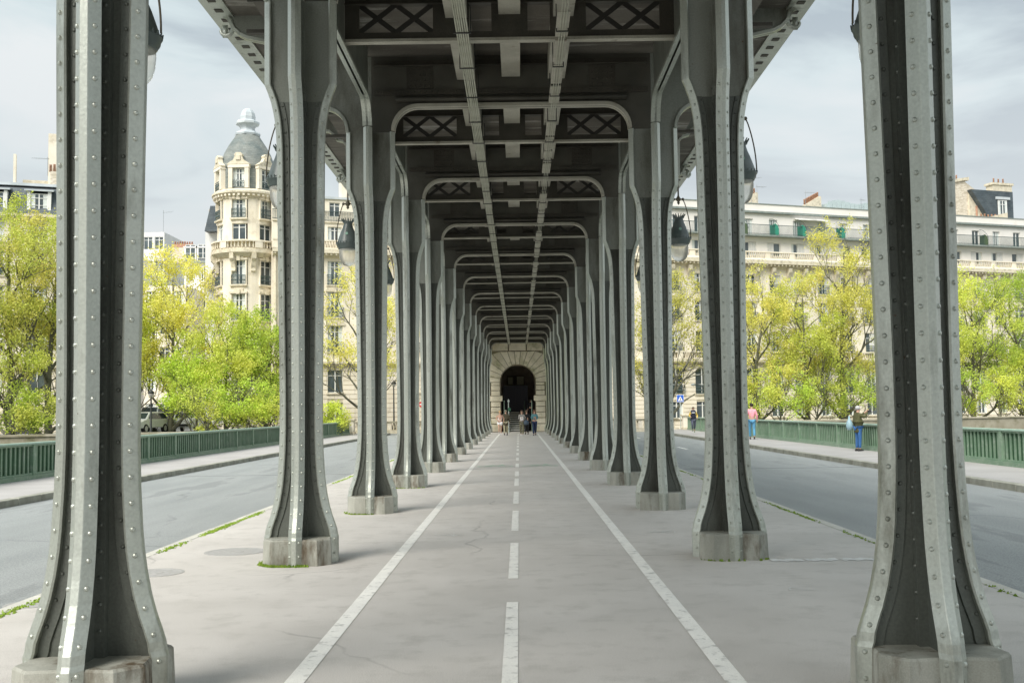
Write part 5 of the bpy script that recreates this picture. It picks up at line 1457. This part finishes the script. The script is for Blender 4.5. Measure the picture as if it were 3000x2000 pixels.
# beside the right railing
person(1724, 51.2, .07, 1.77, 172, 'person in a pink sweater and blue jeans walking away on the right pavement', DOWN, WALK2, (.85, .36, .42), (.10, .30, .48), (.02, .015, .012))
pp, k = person(1967, 36.4, .07, 1.57, 105, 'person in a green parka and grey hat taking a picture over the right railing', PHOTO, STAND, (.085, .085, .035), (.04, .13, .33), (.45, .45, .45), coat=.26, bulk=1.15, hat=1)
bag = MB().lathe([(.02, -.20), (.09, -.17), (.12, -.05), (.10, .08), (.04, .18), (.02, .30)], 12).obj('carrier_bag', flat('pale_blue_plastic', (.30, .45, .52), .35), None, smooth=True, loc=(px2x(1948, 36.4), 36.45, 1.0))
tag(bag, 'pale blue plastic bag slung behind the person in the green parka', 'bag')
cm_ = MB().box(-.06, .06, -.03, .03, -.035, .035).obj('compact_camera', flat('dark_camera', (.03, .03, .03)), None, loc=(px2x(1992, 36.4), 36.35, 1.46), bevel=.008)
tag(cm_, 'small dark camera held up by the person in the green parka', 'camera')
person(1590, 63.8, .07, 1.64, -5, 'jogger in a dark shirt with yellow sleeves running on the right pavement', BENT, RUN, (.70, .50, .10), (.08, .09, .13), (.08, .05, .03), shoes=(.25, .30, .2))
# dark vest over the yellow sleeves
jv = bpy.data.objects[-1] if False else [o for o in bpy.data.objects if o.get('label', '').startswith('jogger')][0]
vest = MB().lathe([(.14, 0), (.17, .1), (.165, .3), (.185, .45), (.12, .55), (.06, .58)], 14).obj('vest', flat('navy_vest', (.015, .018, .04)), jv, smooth=True, loc=(0, 0, .90)); vest.scale = (1, .8, 1)
MB().box(-.10, .10, -.175, -.150, 1.28, 1.32).obj('chest_stripe', flat('white_print', (.8, .8, .8)), jv)
# group near the portal
person(1147, 67.5, 0, 1.66, 4, 'jogger in a white vest and white shorts on the left cycle line', BENT, RUN, (.93, .91, .92), (.92, .90, .91), (.55, .38, .18), shoes=(.5, .5, .5), shorts=True, sleeves='none', hairlen='short')
person(1160, 69.5, 0, 1.70, 178, 'person in a brown coat and beige trousers walking towards the portal', DOWN, WALK, (.10, .085, .055), (.48, .44, .30), (.30, .26, .20), coat=.30, bulk=1.2)
gp, k = person(1197, 67.8, 0, 1.66, -3, 'person in an open grey coat holding white papers on the centre line', HOLD, WALK2, (.30, .29, .27), (.16, .15, .09), (.10, .06, .04), shoes=(.7, .7, .7), coat=.2, hairlen='long')
tag(MB().box(-.10, .10, -.02, .02, -.11, .11).obj('papers', flat('white_papers', (.8, .8, .8)), None, loc=(px2x(1197, 67.5), 67.55, 1.12), bevel=.01), 'white papers held by the person in the open grey coat', 'papers')
tag(MB().lathe([(.05, -.17), (.16, -.12), (.18, .02), (.10, .13), (.03, .16)], 10).obj('shoulder_bag', flat('blue_grey_leather', (.07, .10, .14)), None, smooth=True, loc=(px2x(1205, 67.5) + .05, 67.6, .88)), 'dark blue shoulder bag between the grey coat and the teal jacket', 'bag')
person(1208, 71.0, 0, 1.66, 176, 'person all in black walking behind the one in the grey coat', DOWN, WALK, (.012, .012, .015), (.012, .012, .015), (.16, .10, .07), coat=.1)
person(1226, 67.8, 0, 1.68, 3, 'person in a teal denim jacket and navy jeans at the right cycle line', HOLD, WALK, (.12, .28, .31), (.02, .035, .09), (.12, .05, .03), shoes=(.04, .06, .08), hairlen='long')
person(1218, PY + 2.1, .9, 1.65, 180, 'dark figure climbing the steps inside the portal', DOWN, WALK, (.01, .01, .015), (.01, .01, .012), (.03, .02, .02), hairlen='long')

# ------------------------------------------------------------------ street furniture
def street_lamp(x, y, h, label, style=0):
    t = thing('street_lamp', label, 'street lamp', (x, y, -.4))
    MB().lathe([(.16, 0), (.16, .9), (.10, 1.0), (.12, 1.05), (.07, 1.1), (.05, h), (.04, h + .1)], 10).obj('post', flat('black_iron', (.02, .025, .025)), t, smooth=True)
    if style == 0:
        MB().lathe([(.05, h), (.22, h + .22), (.24, h + .26), (.05, h + .42), (.02, h + .5)], 10).obj('hood', flat('black_iron', (.02, .025, .025)), t, smooth=True)
        MB().lathe([(.04, h - .12), (.14, h - .05), (.20, h + .19), (.05, h + .2)], 10).obj('glass', M['globe'], t, smooth=True)
    else:
        MB().tube([(0, 0, h), (-.1, 0, h + .3), (-.4, 0, h + .55), (-.9, 0, h + .62)], .035, 6).obj('arm', flat('black_iron', (.02, .025, .025)), t, smooth=True)
        MB().lathe([(.02, .10), (.14, .05), (.22, -.03), (.16, -.10), (.02, -.14)], 10).obj('lantern', flat('grey_lantern', (.30, .33, .33)), t, smooth=True, loc=(-1.0, 0, h + .60))
yy = 78.0
street_lamp(px2x(347, 68), 68, 3.3, 'black street lamp by the side street with parked cars')
street_lamp(px2x(1618, 90), 90, 3.5, 'black street lamp with curved arm before the right arched window', 1)
street_lamp(px2x(904, 86), 86, 4.2, 'slim black lamp post on the left before the rusticated wall')
t = thing('crossing_sign', 'blue square pedestrian crossing sign on a thin post right of the third column', 'road sign', (px2x(1561, 77.5), 77.5, 0))
MB().tube([(0, 0, 0), (0, 0, 2.6)], .03, 6).obj('post', flat('grey_pole', (.42, .47, .45)), t)
MB().box(-.27, .27, -.05, -.035, 2.10, 2.66).obj('panel', flat('white_print', (.8, .8, .8)), t)
MB().box(-.245, .245, -.056, -.051, 2.125, 2.635).obj('blue_field', flat('sign_blue', (.01, .10, .50)), t)
MB().prism([(-.19, 2.19), (.19, 2.19), (0, 2.56)], 'y', -.062, -.057).obj('white_triangle', flat('white_print', (.8, .8, .8)), t)
g = MB().prism([(-.02, 2.30), (.03, 2.30), (.03, 2.40), (-.02, 2.40)], 'y', -.068, -.063)
g.prism([(-.07, 2.215), (-.04, 2.215), (.02, 2.30), (-.01, 2.31)], 'y', -.068, -.063).prism([(.05, 2.215), (.08, 2.215), (.03, 2.31), (.0, 2.30)], 'y', -.068, -.063).lathe([(.001, 0), (.022, 0), (.022, .01)], 8, (0.01, -.066, 2.42))
g.obj('walking_figure', M['black'], t)
for x, lab in ((px2x(968, 77), 'small red and white signpost between the fourth and fifth left columns'), ):
    t = thing('signpost', lab, 'signpost', (x, 77, 0)); MB().tube([(0, 0, 0), (0, 0, 2.4)], .025, 6).obj('post', flat('grey_pole', (.42, .47, .45)), t)
    MB().lathe([(.22, -.015), (.22, .015)], 16).obj('disc', flat('sign_red', (.5, .03, .02)), t, loc=(0, -.05, 2.2)).rotation_euler = (R(90), 0, 0)
    MB().box(-.15, .15, -.07, -.066, 2.16, 2.24).obj('bar', flat('white_print', (.8, .8, .8)), t)

def car(x, y, z, rz, colr, label, L_=4.1, H_=1.45, van=False):
    t = thing('parked_car', label, 'car', (x, y, z), rz, 'cars parked in the side street')
    W = .84
    if van: prof = [(-2.0, .35), (-2.05, .9), (-1.9, 1.0), (-1.35, 1.15), (-.95, 1.85), (1.9, 1.9), (2.05, 1.0), (2.05, .35)]
    else: prof = [(-2.0, .35), (-2.08, .62), (-1.95, .80), (-1.15, .95), (-.45, 1.42), (.95, 1.46), (1.75, 1.05), (2.0, .9), (2.05, .4)]
    body = MB(); rings = []
    for yy_, s_ in ((-W, .0), (-W + .0, 0), (W, 0)): pass
    lowp = [(a, min(b, .95)) for a, b in prof]
    body.prism(lowp, 'y', -W, W)
    cab = [p_ for p_ in prof if p_[1] > 1.0]
    zb = .94; xs_ = [p_[0] for p_ in cab]
    fr_, re_ = (-1.15, 1.85)
    ztop = max(p_[1] for p_ in prof)
    body.loft([[(fr_, -W + .03, zb), (re_, -W + .03, zb), (re_, W - .03, zb), (fr_, W - .03, zb)], [(fr_ + .65, -W + .16, ztop - .03), (re_ - .4, -W + .16, ztop - .03), (re_ - .4, W - .16, ztop - .03), (fr_ + .65, W - .16, ztop - .03)], [(fr_ + .8, -W + .25, ztop), (re_ - .55, -W + .25, ztop), (re_ - .55, W - .25, ztop), (fr_ + .8, W - .25, ztop)]])
    body.obj('body', flat('carpaint_%d' % int(sum(colr) * 100), colr, .25), t, bevel=.04)
    gl = flat('car_glass', (.04, .06, .07), .08)
    MB().add([(fr_ + .06, -W + .14, zb + .06), (fr_ + .06, W - .14, zb + .06), (fr_ + .60, W - .22, ztop - .08), (fr_ + .60, -W + .22, ztop - .08)], [(0, 1, 2, 3)]).obj('windscreen', gl, t).location = (-.012, 0, .012)
    MB().add([(re_ - .04, -W + .14, zb + .06), (re_ - .04, W - .14, zb + .06), (re_ - .36, W - .22, ztop - .08), (re_ - .36, -W + .22, ztop - .08)], [(0, 1, 2, 3)]).obj('rear_window', gl, t).location = (.014, 0, .01)
    for sg in (-1, 1):
        for a, b in ((fr_ + .55, .35), (.42, re_ - .35)):
            MB().add([(a - .25 if a < 0 else a, sg * (W - .035), zb + .06), (b + .1, sg * (W - .035), zb + .06), (b, sg * (W - .135), ztop - .1), (a + .1, sg * (W - .135), ztop - .1)], [(0, 1, 2, 3)]).obj('side_window', gl, t).location = (0, sg * .012, 0)
        for xx in (-1.25, 1.3):
            w_ = MB().lathe([(.001, -.1), (.30, -.1), (.32, -.06), (.32, .06), (.30, .1), (.001, .1)], 16).obj('wheel', M['tyre'], t, loc=(xx, sg * (W - .07), .32)); w_.rotation_euler = (R(90), 0, 0)
            MB().lathe([(.001, -.106), (.19, -.106), (.19, .106), (.001, .106)], 12).obj('rim', flat('alloy', (.5, .5, .52), .3), w_)
        MB().box(-2.085, -1.99, min(sg * .42, sg * .76), max(sg * .42, sg * .76), .66, .80).obj('headlight', flat('headlight', (.8, .8, .8), .1), t, bevel=.02)
        MB().box(2.0, 2.06, min(sg * .58, sg * .8), max(sg * .58, sg * .8), .65, .85).obj('tail_light', flat('tail_red', (.4, .01, .01), .2), t)
    MB().box(-2.10, -1.98, -.5, .5, .42, .58).obj('grille', M['tyre'], t)
car(px2x(332, 72), 72, .45, R(80), (.72, .74, .75), 'white car nearest the parapet in the left side street')
car(px2x(341, 79), 79, .45, R(82), (.35, .43, .46), 'grey-blue car second in the left side street')
car(px2x(352, 86), 86, .48, R(84), (.60, .64, .66), 'silver van third in the left side street', van=True)
car(px2x(434, 76), 76, .45, R(95), (.78, .80, .84), 'white van under the low green tree in the left street', van=True)
t = thing('motorcycle', 'black scooter parked at the foot of the tower wing', 'motorcycle', (px2x(462, 77), 77, .45), R(80))
for xx in (-.55, .6):
    w_ = MB().lathe([(.001, -.05), (.25, -.05), (.28, 0), (.25, .05), (.001, .05)], 14).obj('wheel', M['tyre'], t, loc=(xx, 0, .28)); w_.rotation_euler = (R(90), 0, 0)
MB().prism([(-.45, .45), (-.5, .9), (-.38, .95), (-.2, .5), (.1, .45), (.2, .8), (.75, .85), (.8, .6), (.5, .35), (-.2, .3)], 'y', -.16, .16).obj('body', M['black'], t, bevel=.03)
MB().box(.1, .75, -.14, .14, .86, .95).obj('seat', M['tyre'], t, bevel=.03); MB().tube([(-.42, -.32, 1.1), (-.4, 0, 1.02), (-.42, .32, 1.1)], .02, 6).obj('handlebar', M['tyre'], t)

for o in bpy.data.objects:
    if o.parent is None and o.get('category') in ('building', 'tower', 'tree'): o.scale = (1, 1, 1.014)
